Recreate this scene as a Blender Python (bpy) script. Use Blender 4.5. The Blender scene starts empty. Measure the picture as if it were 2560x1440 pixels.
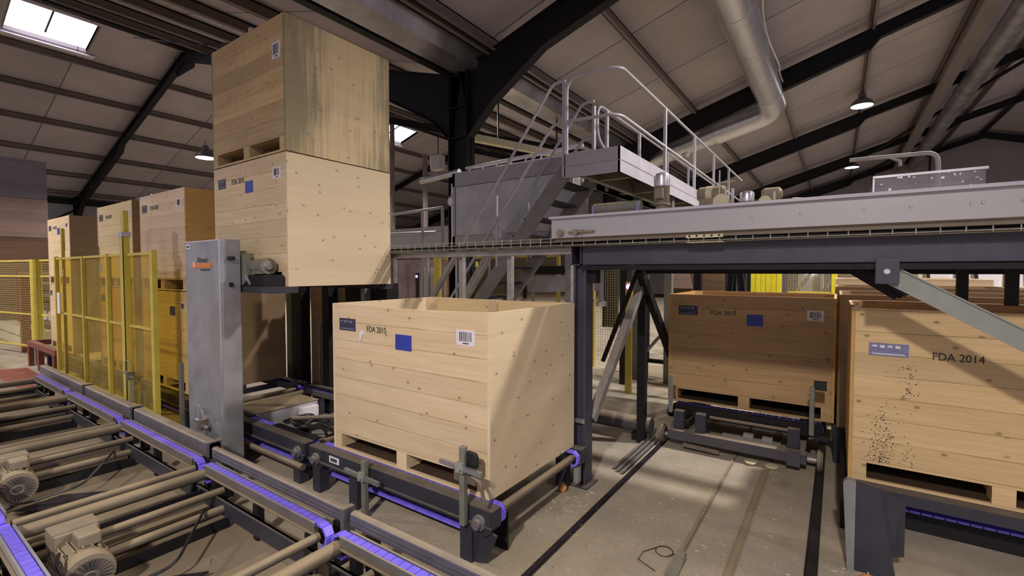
import bpy, bmesh, math, random
from mathutils import Vector, Matrix
random.seed(7)
sc = bpy.context.scene
C = sc.collection
PI = math.pi

# ------------------------------------------------------------------ camera
CAM_H = 1.88
cd = bpy.data.cameras.new('camera'); cam = bpy.data.objects.new('camera', cd); C.objects.link(cam)
cam.location = (0, 0, CAM_H)
cam.rotation_euler = (math.radians(90 - 2.0005), 0, math.radians(34.797))
cd.sensor_width = 36; cd.lens = 1170.4 / 2560 * 36; cd.clip_start = .05; cd.clip_end = 200
sc.camera = cam

# ------------------------------------------------------------------ world, exposure, lamps
w = bpy.data.worlds.new('hall_air'); sc.world = w; w.use_nodes = True
w.node_tree.nodes['Background'].inputs[0].default_value = (.88, .82, 1.0, 1)
w.node_tree.nodes['Background'].inputs[1].default_value = .5
sc.view_settings.view_transform = 'Standard'
sc.view_settings.look = 'None'
sc.view_settings.gamma = 1
sc.view_settings.use_curve_mapping = False
sc.view_settings.exposure = 0.0

LAMP_POWER = 1750
def spot(name, loc, power, col=(1, .905, .82), size=.22, angle=150, blend=.5):
    l = bpy.data.lights.new(name, 'SPOT'); l.energy = power; l.color = col; l.shadow_soft_size = size
    l.spot_size = math.radians(angle); l.spot_blend = blend
    o = bpy.data.objects.new(name, l); C.objects.link(o); o.location = loc
    return o

K = 1.22                                         # size of the hall relative to the machines
def B(x, y, z): return Vector((x * K, y * K, CAM_H + (z - CAM_H) * K))
PS = .92
def PP(x, y, z): return Vector((x * PS, y * PS, CAM_H + (z - CAM_H) * PS))

# high-bay lamps: two in sight under the roof; of the unseen rest, a few follow cast shadows, most are added fill light
LAMPS_SEEN = [B(.47, 16.5, 6.5), B(.43, 25.8, 6.48), B(-15.5, 6.34, 5.24)]
LAMPS_UNSEEN = [(Vector((.55, -5.2, 6.6)), 1.6), (Vector((2.6, 7.0, 7.0)), 1.3), (Vector((-9.0, -3.4, 7.0)), 1.6), (Vector((-15, -3.5, 7.0)), 1.6), (Vector((-13.5, 12.5, 6.6)), .7),
                (Vector((8.5, 2.0, 7.4)), .3), (Vector((8.5, 13, 7.4)), .8), (Vector((-7.8, 9.6, 6.0)), .6), (Vector((-22, 14, 7.0)), .8), (Vector((.8, 14, 7.4)), .7), (Vector((-12, 22, 7.0)), .8), (Vector((-26, 4, 6.4)), .6)]

# ------------------------------------------------------------------ mesh helpers
class MB:
    def __init__(s): s.v = []; s.f = []
    def add(s, vs, fs):
        n = len(s.v); s.v += [tuple(v) for v in vs]; s.f += [tuple(i + n for i in f) for f in fs]; return s
    def box(s, x0, y0, z0, x1, y1, z1):
        vs = [(x0,y0,z0),(x1,y0,z0),(x1,y1,z0),(x0,y1,z0),(x0,y0,z1),(x1,y0,z1),(x1,y1,z1),(x0,y1,z1)]
        return s.add(vs, [(3,2,1,0),(4,5,6,7),(0,1,5,4),(1,2,6,5),(2,3,7,6),(3,0,4,7)])
    def bar(s, p0, p1, w, h, up=(0,0,1)):
        p0 = Vector(p0); p1 = Vector(p1); d = (p1 - p0).normalized(); u = Vector(up)
        if abs(d.dot(u)) > .98: u = Vector((0,1,0))
        r = d.cross(u).normalized(); u = r.cross(d).normalized()
        vs = []
        for p in (p0, p1):
            for a, b in ((-1,-1),(1,-1),(1,1),(-1,1)): vs.append(p + r*a*w/2 + u*b*h/2)
        return s.add(vs, [(0,1,2,3)[::-1],(4,5,6,7),(0,1,5,4),(1,2,6,5),(2,3,7,6),(3,0,4,7)][0:6])
    def tube(s, pts, r, n=10, caps=True, closed=False):
        pts = [Vector(p) for p in pts]; m = len(pts); base = len(s.v); prev = None
        for i, p in enumerate(pts):
            if closed: d = pts[(i+1) % m] - pts[i-1]
            elif i == 0: d = pts[1] - p
            elif i == m-1: d = p - pts[i-1]
            else: d = (pts[i+1]-p).normalized() + (p-pts[i-1]).normalized()
            d.normalize()
            if prev is None:
                u = Vector((0,0,1)) if abs(d.z) < .9 else Vector((1,0,0))
            else: u = prev
            a = d.cross(u).normalized(); b = a.cross(d).normalized(); prev = b
            for k in range(n):
                t = 2*PI*k/n; s.v.append(tuple(p + a*math.cos(t)*r + b*math.sin(t)*r))
        rng = m if closed else m-1
        for i in range(rng):
            j = (i+1) % m
            for k in range(n):
                s.f.append((base+i*n+k, base+i*n+(k+1)%n, base+j*n+(k+1)%n, base+j*n+k))
        if caps and not closed:
            s.f.append(tuple(base+k for k in range(n))[::-1]); s.f.append(tuple(base+(m-1)*n+k for k in range(n)))
        return s
    def lathe(s, c, axis, prof, n=20):
        """prof: (radius, distance along axis) from c"""
        c = Vector(c); d = Vector(axis).normalized(); u = Vector((0,0,1)) if abs(d.z) < .9 else Vector((1,0,0))
        a = d.cross(u).normalized(); b = a.cross(d).normalized(); base = len(s.v)
        for r, h in prof:
            for k in range(n):
                t = 2*PI*k/n; s.v.append(tuple(c + d*h + a*math.cos(t)*r + b*math.sin(t)*r))
        for i in range(len(prof)-1):
            for k in range(n): s.f.append((base+i*n+k, base+i*n+(k+1)%n, base+(i+1)*n+(k+1)%n, base+(i+1)*n+k))
        s.f.append(tuple(base+k for k in range(n))[::-1]); s.f.append(tuple(base+(len(prof)-1)*n+k for k in range(n)))
        return s
    def prism(s, poly, vec):
        """poly: planar 3-D outline, pushed along vec"""
        poly = [Vector(p) for p in poly]; v = Vector(vec); n = len(poly); base = len(s.v)
        s.v += [tuple(p) for p in poly] + [tuple(p+v) for p in poly]
        s.f.append(tuple(base+i for i in range(n))[::-1]); s.f.append(tuple(base+n+i for i in range(n)))
        for i in range(n): s.f.append((base+i, base+(i+1)%n, base+n+(i+1)%n, base+n+i))
        return s
    def build(s, name, mat, parent=None, local=False, bevel=0, smooth=False, kind=None):
        me = bpy.data.meshes.new(name)
        off = Vector((0,0,0))
        if parent is not None and not local:
            q = parent
            while q is not None: off += q.location; q = q.parent
        me.from_pydata([tuple(Vector(v)-off) for v in s.v], [], s.f)
        bm = bmesh.new(); bm.from_mesh(me); bmesh.ops.recalc_face_normals(bm, faces=bm.faces)
        bm.to_mesh(me); bm.free()
        if smooth:
            for p in me.polygons: p.use_smooth = len(p.vertices) == 4
            me.set_sharp_from_angle(angle=math.radians(38))
        o = bpy.data.objects.new(name, me); C.objects.link(o)
        if mat: me.materials.append(mat)
        if parent is not None: o.parent = parent
        if bevel:
            b = o.modifiers.new('bevel', 'BEVEL'); b.width = bevel; b.segments = 2; b.limit_method = 'ANGLE'
        if kind: o['kind'] = kind
        return o

def fillet(pts, r, n=6):
    pts = [Vector(p) for p in pts]; out = [pts[0]]
    for i in range(1, len(pts)-1):
        a, p, b = pts[i-1], pts[i], pts[i+1]
        u = (a-p).normalized(); v = (b-p).normalized(); rr = min(r, (a-p).length*.45, (b-p).length*.45)
        s0 = p + u*rr; s1 = p + v*rr
        for k in range(n+1):
            t = k/n; out.append(s0*(1-t)**2 + p*2*t*(1-t) + s1*t*t)
    return out + [pts[-1]]

def T(name, label, cat, loc=(0,0,0), group=None, rz=0):
    o = bpy.data.objects.new(name, None); C.objects.link(o); o.location = loc; o.rotation_euler = (0,0,rz)
    o.empty_display_size = .1
    o['label'] = label; o['category'] = cat
    if group: o['group'] = group
    return o
def tag(o, label, cat, group=None, kind=None):
    o['label'] = label; o['category'] = cat
    if group: o['group'] = group
    if kind: o['kind'] = kind
    return o

# ------------------------------------------------------------------ materials
def nt(name):
    m = bpy.data.materials.new(name); m.use_nodes = True; t = m.node_tree
    for n in list(t.nodes): t.nodes.remove(n)
    out = t.nodes.new('ShaderNodeOutputMaterial'); p = t.nodes.new('ShaderNodeBsdfPrincipled')
    t.links.new(p.outputs[0], out.inputs[0])
    return m, t, p, out
class NB:
    def __init__(s, t): s.t = t
    def n(s, typ, **k):
        x = s.t.nodes.new(typ)
        for a, b in k.items(): setattr(x, a, b)
        return x
    def l(s, a, b): s.t.links.new(a, b)
    def val(s, i, v):
        if hasattr(v, 'is_output'): s.l(v, i)
        else: i.default_value = v
    def m(s, op, a, b=0, c=0, clamp=False):
        x = s.n('ShaderNodeMath', operation=op); x.use_clamp = clamp
        s.val(x.inputs[0], a); s.val(x.inputs[1], b)
        if op in ('MULTIPLY_ADD', 'COMPARE', 'SMOOTH_MIN'): s.val(x.inputs[2], c)
        return x.outputs[0]
    def comb(s, x, y, z):
        c = s.n('ShaderNodeCombineXYZ')
        for i, v in enumerate((x, y, z)): s.val(c.inputs[i], v)
        return c.outputs[0]
    def noise(s, vec, scale, detail=3, rough=.5):
        x = s.n('ShaderNodeTexNoise'); s.l(vec, x.inputs['Vector']); x.inputs['Scale'].default_value = scale
        x.inputs['Detail'].default_value = detail; x.inputs['Roughness'].default_value = rough
        return x.outputs['Fac']
    def ramp(s, f, a, b, ca=0., cb=1.):
        x = s.n('ShaderNodeMapRange'); x.interpolation_type = 'SMOOTHSTEP'
        s.val(x.inputs[0], f)
        for i, v in ((1,a),(2,b),(3,ca),(4,cb)): s.val(x.inputs[i], v)
        return x.outputs[0]
    def mix(s, f, a, b, mode='MIX'):
        x = s.n('ShaderNodeMix'); x.data_type = 'RGBA'; x.blend_type = mode
        s.val(x.inputs[0], f)
        for i, v in ((6,a),(7,b)):
            if hasattr(v, 'is_output'): s.l(v, x.inputs[i])
            else: x.inputs[i].default_value = (*v, 1) if len(v) == 3 else v
        return x.outputs[2]
    def obj(s):
        tc = s.n('ShaderNodeTexCoord'); sp = s.n('ShaderNodeSeparateXYZ'); s.l(tc.outputs['Object'], sp.inputs[0])
        return tc.outputs['Object'], sp.outputs[0], sp.outputs[1], sp.outputs[2]

def wood(name, base, dark, plank=.155, seam=.75, tone=.10, knots=.055, knotcol=(.16,.08,.03), stain=0, rough=.62, grain=.22):
    m, t, p, out = nt(name); b = NB(t); o, x, y, z = b.obj()
    info = b.n('ShaderNodeObjectInfo'); rnd = b.m('MULTIPLY', info.outputs['Random'], 37.0)
    zz = b.m('DIVIDE', z, plank); idx = b.m('FLOOR', zz); fr = b.m('FRACT', zz)
    xy = b.m('ADD', x, y)
    wn = b.n('ShaderNodeTexWhiteNoise', noise_dimensions='1D'); b.l(b.m('ADD', b.m('MULTIPLY', idx, 3.17), rnd), wn.inputs['W'])
    pl = wn.outputs['Value']
    off = b.m('MULTIPLY', pl, 11.0)
    v1 = b.comb(b.m('ADD', b.m('MULTIPLY', x, 2.2), off), b.m('ADD', b.m('MULTIPLY', y, 2.2), rnd), b.m('MULTIPLY', z, 55.0))
    g1 = b.noise(v1, 1.0, 4, .6)
    v2 = b.comb(b.m('ADD', b.m('MULTIPLY', x, 1.1), off), b.m('ADD', b.m('MULTIPLY', y, 1.1), rnd), b.m('MULTIPLY', z, 9.0))
    g2 = b.noise(v2, 1.3, 3, .55)
    g = b.m('ADD', b.m('MULTIPLY', g1, .55), b.m('MULTIPLY', g2, .45))
    col = b.mix(b.ramp(g, .5-grain*1.1, .5+grain*1.1, .0, 1.), dark, base)
    col = b.mix(1.0, col, b.comb(*[b.m('MULTIPLY_ADD', pl, 2*tone, 1-tone)]*3), 'MULTIPLY')
    # knots
    vo = b.n('ShaderNodeTexVoronoi', voronoi_dimensions='2D'); vo.inputs['Scale'].default_value = 1.0
    b.l(b.comb(b.m('ADD', b.m('MULTIPLY', xy, 4.2), b.m('ADD', off, rnd)), b.m('MULTIPLY', z, 6.6), 0), vo.inputs['Vector'])
    ks = b.ramp(b.m('FRACT', b.m('MULTIPLY', b.m('ADD', vo.outputs['Color'], 0), 7.31)), .45, .5, 0, 1)
    kn = b.m('MULTIPLY', b.ramp(vo.outputs['Distance'], knots*.5, knots*1.5, .8, 0), ks)
    col = b.mix(kn, col, knotcol)
    halo = b.m('MULTIPLY', b.ramp(vo.outputs['Distance'], knots*1.5, knots*4.5, .2, 0), ks)
    col = b.mix(halo, col, dark)
    # seams
    e = b.m('ABSOLUTE', b.m('SUBTRACT', fr, .5))
    br = b.ramp(b.noise(b.comb(b.m('MULTIPLY', xy, 2.0), idx, rnd), 1.5, 2), .36, .6, .25, 1.0)
    sm = b.m('MULTIPLY', b.ramp(e, .5-.022, .5-.006, 0, seam), br)
    col = b.mix(sm, col, (.13,.075,.03))
    if stain:
        v3 = b.comb(b.m('MULTIPLY', x, 16), b.m('MULTIPLY', y, 16), b.m('MULTIPLY', z, 1.1))
        s1 = b.noise(v3, 1.0, 4, .65); big = b.noise(o, 1.6, 2)
        edge = b.m('ADD', b.ramp(y, .62, .0, 0, .24), b.ramp(y, .80, 1.2, 0, .17))
        sf = b.m('MULTIPLY', b.ramp(b.m('ADD', b.m('ADD', b.m('MULTIPLY', s1, .6), b.m('MULTIPLY', big, .4)), edge), .47, .76, 0, 1), stain)
        col = b.mix(sf, col, (.16,.145,.075))
    b.l(col, p.inputs['Base Color']); p.inputs['Roughness'].default_value = rough
    bp = b.n('ShaderNodeBump'); bp.inputs['Strength'].default_value = .18; bp.inputs['Distance'].default_value = .004
    b.l(b.m('SUBTRACT', g1, b.m('MULTIPLY', sm, 2.0)), bp.inputs['Height']); b.l(bp.outputs[0], p.inputs['Normal'])
    return m

def paint(name, base, rough=.5, metal=0, dust=0, dustcol=(.36,.295,.21), wear=.08, scale=6, spec=.5):
    """plain paint or metal, slightly mottled; dust lies on faces that look up"""
    m, t, p, out = nt(name); b = NB(t); o, x, y, z = b.obj()
    n1 = b.noise(o, scale, 4, .6)
    col = b.mix(b.ramp(n1, .3, .7), [c*(1-wear*1.5) for c in base], [min(1, c*(1+wear)) for c in base])
    if dust:
        ge = b.n('ShaderNodeNewGeometry'); sp = b.n('ShaderNodeSeparateXYZ'); b.l(ge.outputs['Normal'], sp.inputs[0])
        n2 = b.noise(o, 3.5, 4, .6)
        f = b.m('MULTIPLY', b.ramp(sp.outputs[2], .15, .85), b.ramp(n2, .25, .6, dust*.6, dust), clamp=True)
        col = b.mix(f, col, dustcol)
        b.l(b.m('MULTIPLY', metal, b.m('SUBTRACT', 1, f)), p.inputs['Metallic'])
        b.l(b.m('ADD', rough, b.m('MULTIPLY', f, .3), clamp=True), p.inputs['Roughness'])
    else:
        p.inputs['Metallic'].default_value = metal
        b.l(b.ramp(n1, .2, .8, rough*.85, min(1, rough*1.15)), p.inputs['Roughness'])
    b.l(col, p.inputs['Base Color']); p.inputs['Specular IOR Level'].default_value = spec
    return m

def emit(name, col, strength):
    m, t, p, out = nt(name); p.inputs['Base Color'].default_value = (*col, 1)
    p.inputs['Emission Color'].default_value = (*col, 1); p.inputs['Emission Strength'].default_value = strength
    return m

M = {}
M['pine'] = wood('pale_pine', (.70,.56,.375), (.58,.43,.25))
M['pine_side'] = wood('pale_pine_side', (.72,.60,.41), (.64,.51,.33), seam=.12, tone=.03, grain=.35)
M['pine_yellow'] = wood('yellow_pine', (.72,.58,.34), (.60,.45,.23))
M['pine_white'] = wood('bleached_pine', (.72,.58,.42), (.58,.42,.27), knots=.06)
M['pine_amber'] = wood('amber_pine', (.64,.40,.16), (.48,.265,.09), seam=.8)
M['pine_soil_shade'] = wood('soiled_shaded_boards', (.075,.048,.03), (.05,.03,.02), seam=.5)  # soiled wood, darkened further to hold the shade in the fork openings
M['pine_shaded_brown'] = wood('shaded_brown_pine', (.40,.26,.14), (.29,.175,.09), seam=.7, tone=.14)  # shade below the overhead conveyor and inside the crate, put into the wood colour
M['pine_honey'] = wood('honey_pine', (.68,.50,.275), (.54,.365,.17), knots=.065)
M['pine_shaded'] = wood('shaded_pine', (.53,.35,.175), (.40,.245,.11), seam=.8, knots=.065)  # pine of the transfer-car crate, darkened to carry its shade
M['pine_amber_side'] = wood('amber_pine_side', (.60,.37,.13), (.46,.26,.085), seam=.15, tone=.04, grain=.3)
M['pine_old'] = wood('weathered_pine', (.72,.51,.27), (.53,.35,.165), tone=.2, stain=.25)
M['pine_old_side'] = wood('weathered_side', (.72,.57,.34), (.60,.46,.25), seam=.12, tone=.03, grain=.3, stain=.8)
M['pine_dark'] = wood('brown_pine', (.20,.12,.07), (.12,.07,.04), seam=.7, tone=.15)
M['pine_rust'] = wood('red_brown_crate', (.20,.085,.05), (.12,.05,.035), seam=.5, tone=.2)
M['pine_mauve'] = wood('grey_crate', (.22,.20,.25), (.155,.14,.175), seam=.35, tone=.08, knots=.02)
M['pine_rose'] = wood('rose_crate', (.36,.26,.235), (.27,.185,.165), seam=.35, tone=.08, knots=.02)
M['ply_brown'] = wood('brown_plywood', (.36,.25,.145), (.27,.18,.10), seam=0, tone=.0, knots=.02, grain=.3)
M['dark'] = paint('dark_blue_steel', (.030,.030,.044), .5, 0, dust=.35)
M['beam'] = paint('slate_beam', (.054,.050,.078), .45, 0, dust=.5)
M['frame_dark'] = paint('black_steel', (.010,.009,.012), .6, spec=.3)
M['hall_steel'] = paint('hall_steel', (.009,.008,.011), .6, wear=.2, spec=.25)
M['galv'] = paint('galvanised_sheet', (.55,.55,.57), .36, .85, scale=9, wear=.12)
M['galv_dull'] = paint('dull_galvanised', (.36,.35,.35), .5, .5, dust=.55, scale=9, wear=.14)
M['alu'] = paint('brushed_aluminium', (.60,.60,.64), .33, .75, wear=.05)
M['grey_paint'] = paint('light_grey_paint', (.40,.39,.42), .42, .1, wear=.05)
M['cabinet'] = paint('grey_cabinet', (.36,.36,.39), .42, .5, wear=.12, scale=3)
M['lilac'] = paint('lilac_grey_paint', (.46,.45,.52), .4, .1, wear=.04)
M['rail_grey'] = paint('dusty_grey_rail', (.15,.14,.155), .5, .2, dust=.9)
M['shaft'] = paint('dusty_shaft', (.16,.13,.10), .6, .2, dust=.95, dustcol=(.33,.262,.165))
M['dust_metal'] = paint('dusty_cast_metal', (.24,.20,.15), .65, .1, dust=.9, dustcol=(.38,.305,.205))
M['blue'] = paint('blue_plastic_chain', (.22,.165,1.0), .42, wear=.1, scale=20)
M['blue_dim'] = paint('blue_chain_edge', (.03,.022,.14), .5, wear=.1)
M['yellow'] = paint('yellow_paint', (.60,.49,.075), .42, wear=.06)
M['yellow_bright'] = paint('yellow_sheet', (.75,.66,.03), .5, wear=.06)
M['red'] = paint('red_oxide', (.20,.05,.035), .5, dust=.35)
M['red_floor'] = paint('red_plate', (.28,.09,.06), .6, wear=.15)
M['black'] = paint('black_rubber', (.012,.011,.014), .5)
M['sage'] = paint('sage_machine_paint', (.17,.17,.14), .45, dust=.3)
M['brace'] = paint('pale_green_grey_steel', (.29,.305,.27), .42, .15, wear=.05)
M['car'] = paint('dusty_slate_steel', (.065,.06,.075), .5, dust=.85)
M['rib'] = paint('ribbed_profile', (.13,.12,.165), .4, .4, wear=.1)
M['wire'] = paint('zinc_wire', (.44,.42,.36), .45, .3)
M['post_grey'] = paint('galvanised_post', (.22,.22,.195), .5, .3, wear=.1)
M['grey_mid'] = paint('mid_grey_paint', (.22,.21,.225), .45, .1, wear=.05)
M['gutter'] = paint('gutter_sheet', (.34,.33,.35), .34, .75, wear=.2, scale=2)
M['white'] = paint('white_plastic', (.72,.70,.76), .4, wear=.03)
M['cream'] = paint('cream_paint', (.60,.55,.38), .45, wear=.05)
M['paper'] = paint('white_paper', (.74,.71,.78), .6, wear=.02)
M['ink'] = paint('black_ink', (.03,.027,.035), .7)
M['logo'] = paint('dark_blue_print', (.035,.035,.075), .55, wear=.25, scale=40)
M['logo_pale'] = paint('faded_blue_print', (.20,.20,.36), .55, wear=.15, scale=60)
M['card'] = paint('blue_card', (.028,.045,.36), .5, wear=.04)
M['orange'] = paint('orange_sticker', (.72,.22,.05), .5)
M['wall'] = paint('hall_cladding', (.36,.355,.40), .7, wear=.04, scale=2)
M['wall_dark'] = paint('gable_cladding', (.26,.235,.24), .8, wear=.05, scale=2)
M['onion'] = paint('onion_skin', (.60,.25,.09), .35, wear=.2, scale=14)
M['skin'] = paint('onion_peel', (.52,.34,.20), .5, wear=.3, scale=30)
M['chip'] = paint('wood_chip', (.60,.50,.34), .6, wear=.2, scale=30)
M['lamp_on'] = emit('lamp_glass', (1, .93, .86), 22)
M['sky_on'] = emit('skylight_daylight', (.93, .88, 1.0), 7.5)
M['led_violet'] = emit('violet_led', (.30, .12, 1.0), 9)
M['led_cyan'] = emit('cyan_led', (.10, .75, .85), 6)

def film(name, col, op, rough=.15):
    m, t, p, out = nt(name); b = NB(t); o, x, y, z = b.obj()
    tr = b.n('ShaderNodeBsdfTransparent'); tr.inputs[0].default_value = (*col, 1)
    p.inputs['Base Color'].default_value = (*col, 1); p.inputs['Roughness'].default_value = rough
    mx = b.n('ShaderNodeMixShader'); b.l(b.ramp(b.noise(o, 3, 3), .3, .7, op*.8, min(1, op*1.2)), mx.inputs[0])
    b.l(tr.outputs[0], mx.inputs[1]); b.l(p.outputs[0], mx.inputs[2]); b.l(mx.outputs[0], out.inputs[0])
    return m
M['yellow_pane'] = film('yellow_polycarbonate', (.90,.79,.34), .17)
M['clear'] = film('clear_acrylic', (.84,.84,.88), .13, .08)
M['wrap'] = film('plastic_wrap', (.62,.52,.52), .4, .25)
M['glass_dim'] = film('machine_window', (.62,.64,.70), .92, .10)

def mesh_film(name, col, pitch=.05, frac=.16):
    """welded wire mesh sheet: wires solid, gaps open"""
    m, t, p, out = nt(name); b = NB(t); o, x, y, z = b.obj()
    p.inputs['Base Color'].default_value = (*col, 1); p.inputs['Roughness'].default_value = .5
    def line(c): return b.m('LESS_THAN', b.m('FRACT', b.m('DIVIDE', c, pitch)), frac)
    f = b.m('MAXIMUM', line(b.m('ADD', x, y)), line(z))
    tr = b.n('ShaderNodeBsdfTransparent'); mx = b.n('ShaderNodeMixShader')
    b.l(f, mx.inputs[0]); b.l(tr.outputs[0], mx.inputs[1]); b.l(p.outputs[0], mx.inputs[2]); b.l(mx.outputs[0], out.inputs[0])
    return m
M['mesh_yellow'] = mesh_film('yellow_wire_mesh', (.42,.34,.10), .05, .10)
M['mesh_white'] = mesh_film('pale_wire_mesh', (.6,.58,.55), .13, .14)

def mk_floor():
    m, t, p, out = nt('concrete_floor'); b = NB(t); o, x, y, z = b.obj()
    n1 = b.noise(o, .55, 5, .6); n2 = b.noise(o, 3.2, 5, .6); n3 = b.noise(o, 28, 3, .6)
    col = b.mix(b.ramp(n1, .35, .65), (.40,.335,.245), (.345,.32,.275))
    col = b.mix(b.ramp(n2, .35, .7, 0, .55), col, (.50,.43,.33))
    col = b.mix(b.ramp(n3, .35, .7, 0, .25), col, (.25,.205,.155))
    vo = b.n('ShaderNodeTexVoronoi'); b.l(o, vo.inputs['Vector']); vo.inputs['Scale'].default_value = 1.3
    col = b.mix(b.m('MULTIPLY', b.ramp(vo.outputs['Distance'], .12, .3, .5, 0), b.ramp(n2, .4, .6)), col, (.13,.105,.08))
    dirt = b.m('MULTIPLY', b.ramp(b.m('ADD', y, b.m('MULTIPLY', n2, .35)), 2.15, 1.75, 0, .8), b.ramp(x, -.6, -1.6, .35, 1))
    col = b.mix(dirt, col, (.215,.165,.105))
    b.l(col, p.inputs['Base Color']); b.l(b.ramp(n2, .3, .7, .5, .75), p.inputs['Roughness'])
    bp = b.n('ShaderNodeBump'); bp.inputs['Strength'].default_value = .15; bp.inputs['Distance'].default_value = .01
    b.l(n3, bp.inputs['Height']); b.l(bp.outputs[0], p.inputs['Normal'])
    return m
M['floor'] = mk_floor()
def mk_ceiling():
    m, t, p, out = nt('roof_panels'); b = NB(t); o, x, y, z = b.obj()
    fr = b.m('FRACT', b.m('DIVIDE', b.m('ADD', y, .02), 2.0*K)); e = b.m('ABSOLUTE', b.m('SUBTRACT', fr, .5))
    n1 = b.noise(o, .8, 4, .6)
    wn = b.n('ShaderNodeTexWhiteNoise', noise_dimensions='1D'); b.l(b.m('FLOOR', b.m('DIVIDE', b.m('ADD', y, .02), 2.0*K)), wn.inputs['W'])
    col = b.mix(b.ramp(n1, .3, .7), (.335,.305,.32), (.385,.35,.365))
    col = b.mix(1.0, col, b.comb(*[b.m('MULTIPLY_ADD', wn.outputs['Value'], .1, .95)]*3), 'MULTIPLY')
    col = b.mix(b.ramp(e, .5-.011, .5-.005, 0, .8), col, (.06,.05,.055))
    b.l(col, p.inputs['Base Color']); p.inputs['Roughness'].default_value = .75
    return m
M['ceiling'] = mk_ceiling()

# ================================================================== THE HALL
def S(o): o['kind'] = 'structure'; return o
mb = MB(); mb.box(-36, -16, -.2, 21, 40, 0); mb.build('floor', M['floor'], kind='structure')
def zLL(x): return 8.5 + .3*(x + 15.9)
def zLR(x): return 8.5 - .3*(x + 15.9)
def zRL(x): return 5.35 + .3*(x + 5.2)
def zRR(x): return 8.56 - .3*(x - 5.5)
Y0, Y1 = -4, 31
SKY = [(2.55, 4.15), (14.1, 15.7)]; SKX = (-17.45, -16.25)
def slope(name, zf, xs, ys, skip=()):
    mb = MB()
    for i in range(len(xs)-1):
        for j in range(len(ys)-1):
            if (i, j) in skip: continue
            xa, xb, ya, yb = xs[i], xs[i+1], ys[j], ys[j+1]
            a = [B(xa, ya, zf(xa)), B(xb, ya, zf(xb)), B(xb, yb, zf(xb)), B(xa, yb, zf(xa))]
            mb.prism(a, (0, 0, .12))
    return mb.build(name, M['ceiling'], kind='structure')
slope('ceiling', zLL, [-27.5, SKX[0], SKX[1], -15.9], [Y0, SKY[0][0], SKY[0][1], SKY[1][0], SKY[1][1], Y1], skip={(1,1),(1,3)})
slope('ceiling', zLR, [-15.9, -5.2], [Y0, Y1])
slope('ceiling', zRL, [-5.2, 5.5], [Y0, Y1])
slope('ceiling', zRR, [5.5, 11.0], [Y0, Y1])
for wi, (ya, yb) in enumerate(SKY):                                 # skylights: raised kerb, mullions, bright sheet
    xa, xb = SKX; h = .34
    mb = MB()
    up = Vector((-.287, 0, .958)) * h * K
    c = [B(xa, ya, zLL(xa)), B(xb, ya, zLL(xb)), B(xb, yb, zLL(xb)), B(xa, yb, zLL(xa))]
    for q in range(4):
        a, bb = c[q], c[(q+1) % 4]; nrm = (bb - a).cross(up).normalized() * .05
        mb.prism([a, bb, bb + up, a + up], nrm)
    win = mb.build('window_%d' % (wi+1), M['lilac'], kind='structure')
    mb = MB(); d = up * .93
    mb.prism([p + d for p in c], up * .05)
    mb.build('glazing', M['sky_on'], win)
    mb = MB(); d = up * .86
    mid0 = (c[0] + c[3]) / 2 + d; mid1 = (c[1] + c[2]) / 2 + d
    mb.bar(mid0, mid1, .045, .07)
    e0 = c[0].lerp(c[1], .86) + d; e1 = c[3].lerp(c[2], .86) + d
    mb.bar(e0, e1, .05, .08)
    mb.build('glazing_bar', M['hall_steel'], win)
    mb = MB()
    mb.bar(B(xa-.12, ya-.2, zLL(xa-.12)-.03), B(xa-.12, yb+.2, zLL(xa-.12)-.03), .3, .04, (0,0,1))
    mb.build('sill', M['white'], win)

# walls
mb = MB(); mb.prism([B(-27.5, Y0, 0), B(-27.5, Y1, 0), B(-27.5, Y1, 5.1), B(-27.5, Y0, 5.1)], (-.2, 0, 0))
o = mb.build('wall_left', M['wall'], kind='structure')
def low(p): p = Vector(p); p.z = max(p.z, 0); return p
mb = MB(); pts = [B(-27.5, Y1, 0), B(16.2, Y1, 0), B(16.2, Y1, 5.45), B(5.5, Y1, 8.64), B(-5.2, Y1, 5.42), B(-15.9, Y1, 8.58), B(-27.5, Y1, 5.1)]
mb.prism([low(p) for p in pts], (0, .2, 0)); mb.build('wall_far', M['wall_dark'], kind='structure')

# purlins, one object each
PUR = []
for x in (-17.75, -19.45, -21.25, -23.2, -24.9, -26.6): PUR.append((x, zLL))
for x in (-14.15, -12.4, -10.6, -8.85, -7.1): PUR.append((x, zLR))
for x in (-4.62, -4.5, -3.0, -1.25, .5, 2.25, 4.0): PUR.append((x, zRL))
for x in (7.2, 9.0, 10.8): PUR.append((x, zRR))
M['purlin'] = paint('purlin_steel', (.15,.125,.12), .6, wear=.1, scale=2)
for x, zf in PUR:
    mb = MB(); p0 = B(x, Y0, zf(x)); p1 = B(x, Y1, zf(x))
    mb.box(p0.x-.035, p0.y, p0.z-.25, p0.x-.02, p1.y, p0.z)
    mb.box(p0.x-.035, p0.y, p0.z-.25, p0.x+.05, p1.y, p0.z-.235)
    mb.box(p0.x-.09, p0.y, p0.z-.03, p0.x-.02, p1.y, p0.z-.0)
    mb.build('roof_beam', M['purlin'], kind='structure')
for x, z in ((-15.9, 8.42), (5.5, 8.46)):                             # ridge ties
    mb = MB(); p0 = B(x, Y0, z); p1 = B(x, Y1, z); mb.box(p0.x-.12, p0.y, p0.z-.05, p0.x+.12, p1.y, p0.z); mb.build('roof_beam', M['hall_steel'], kind='structure')
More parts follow.
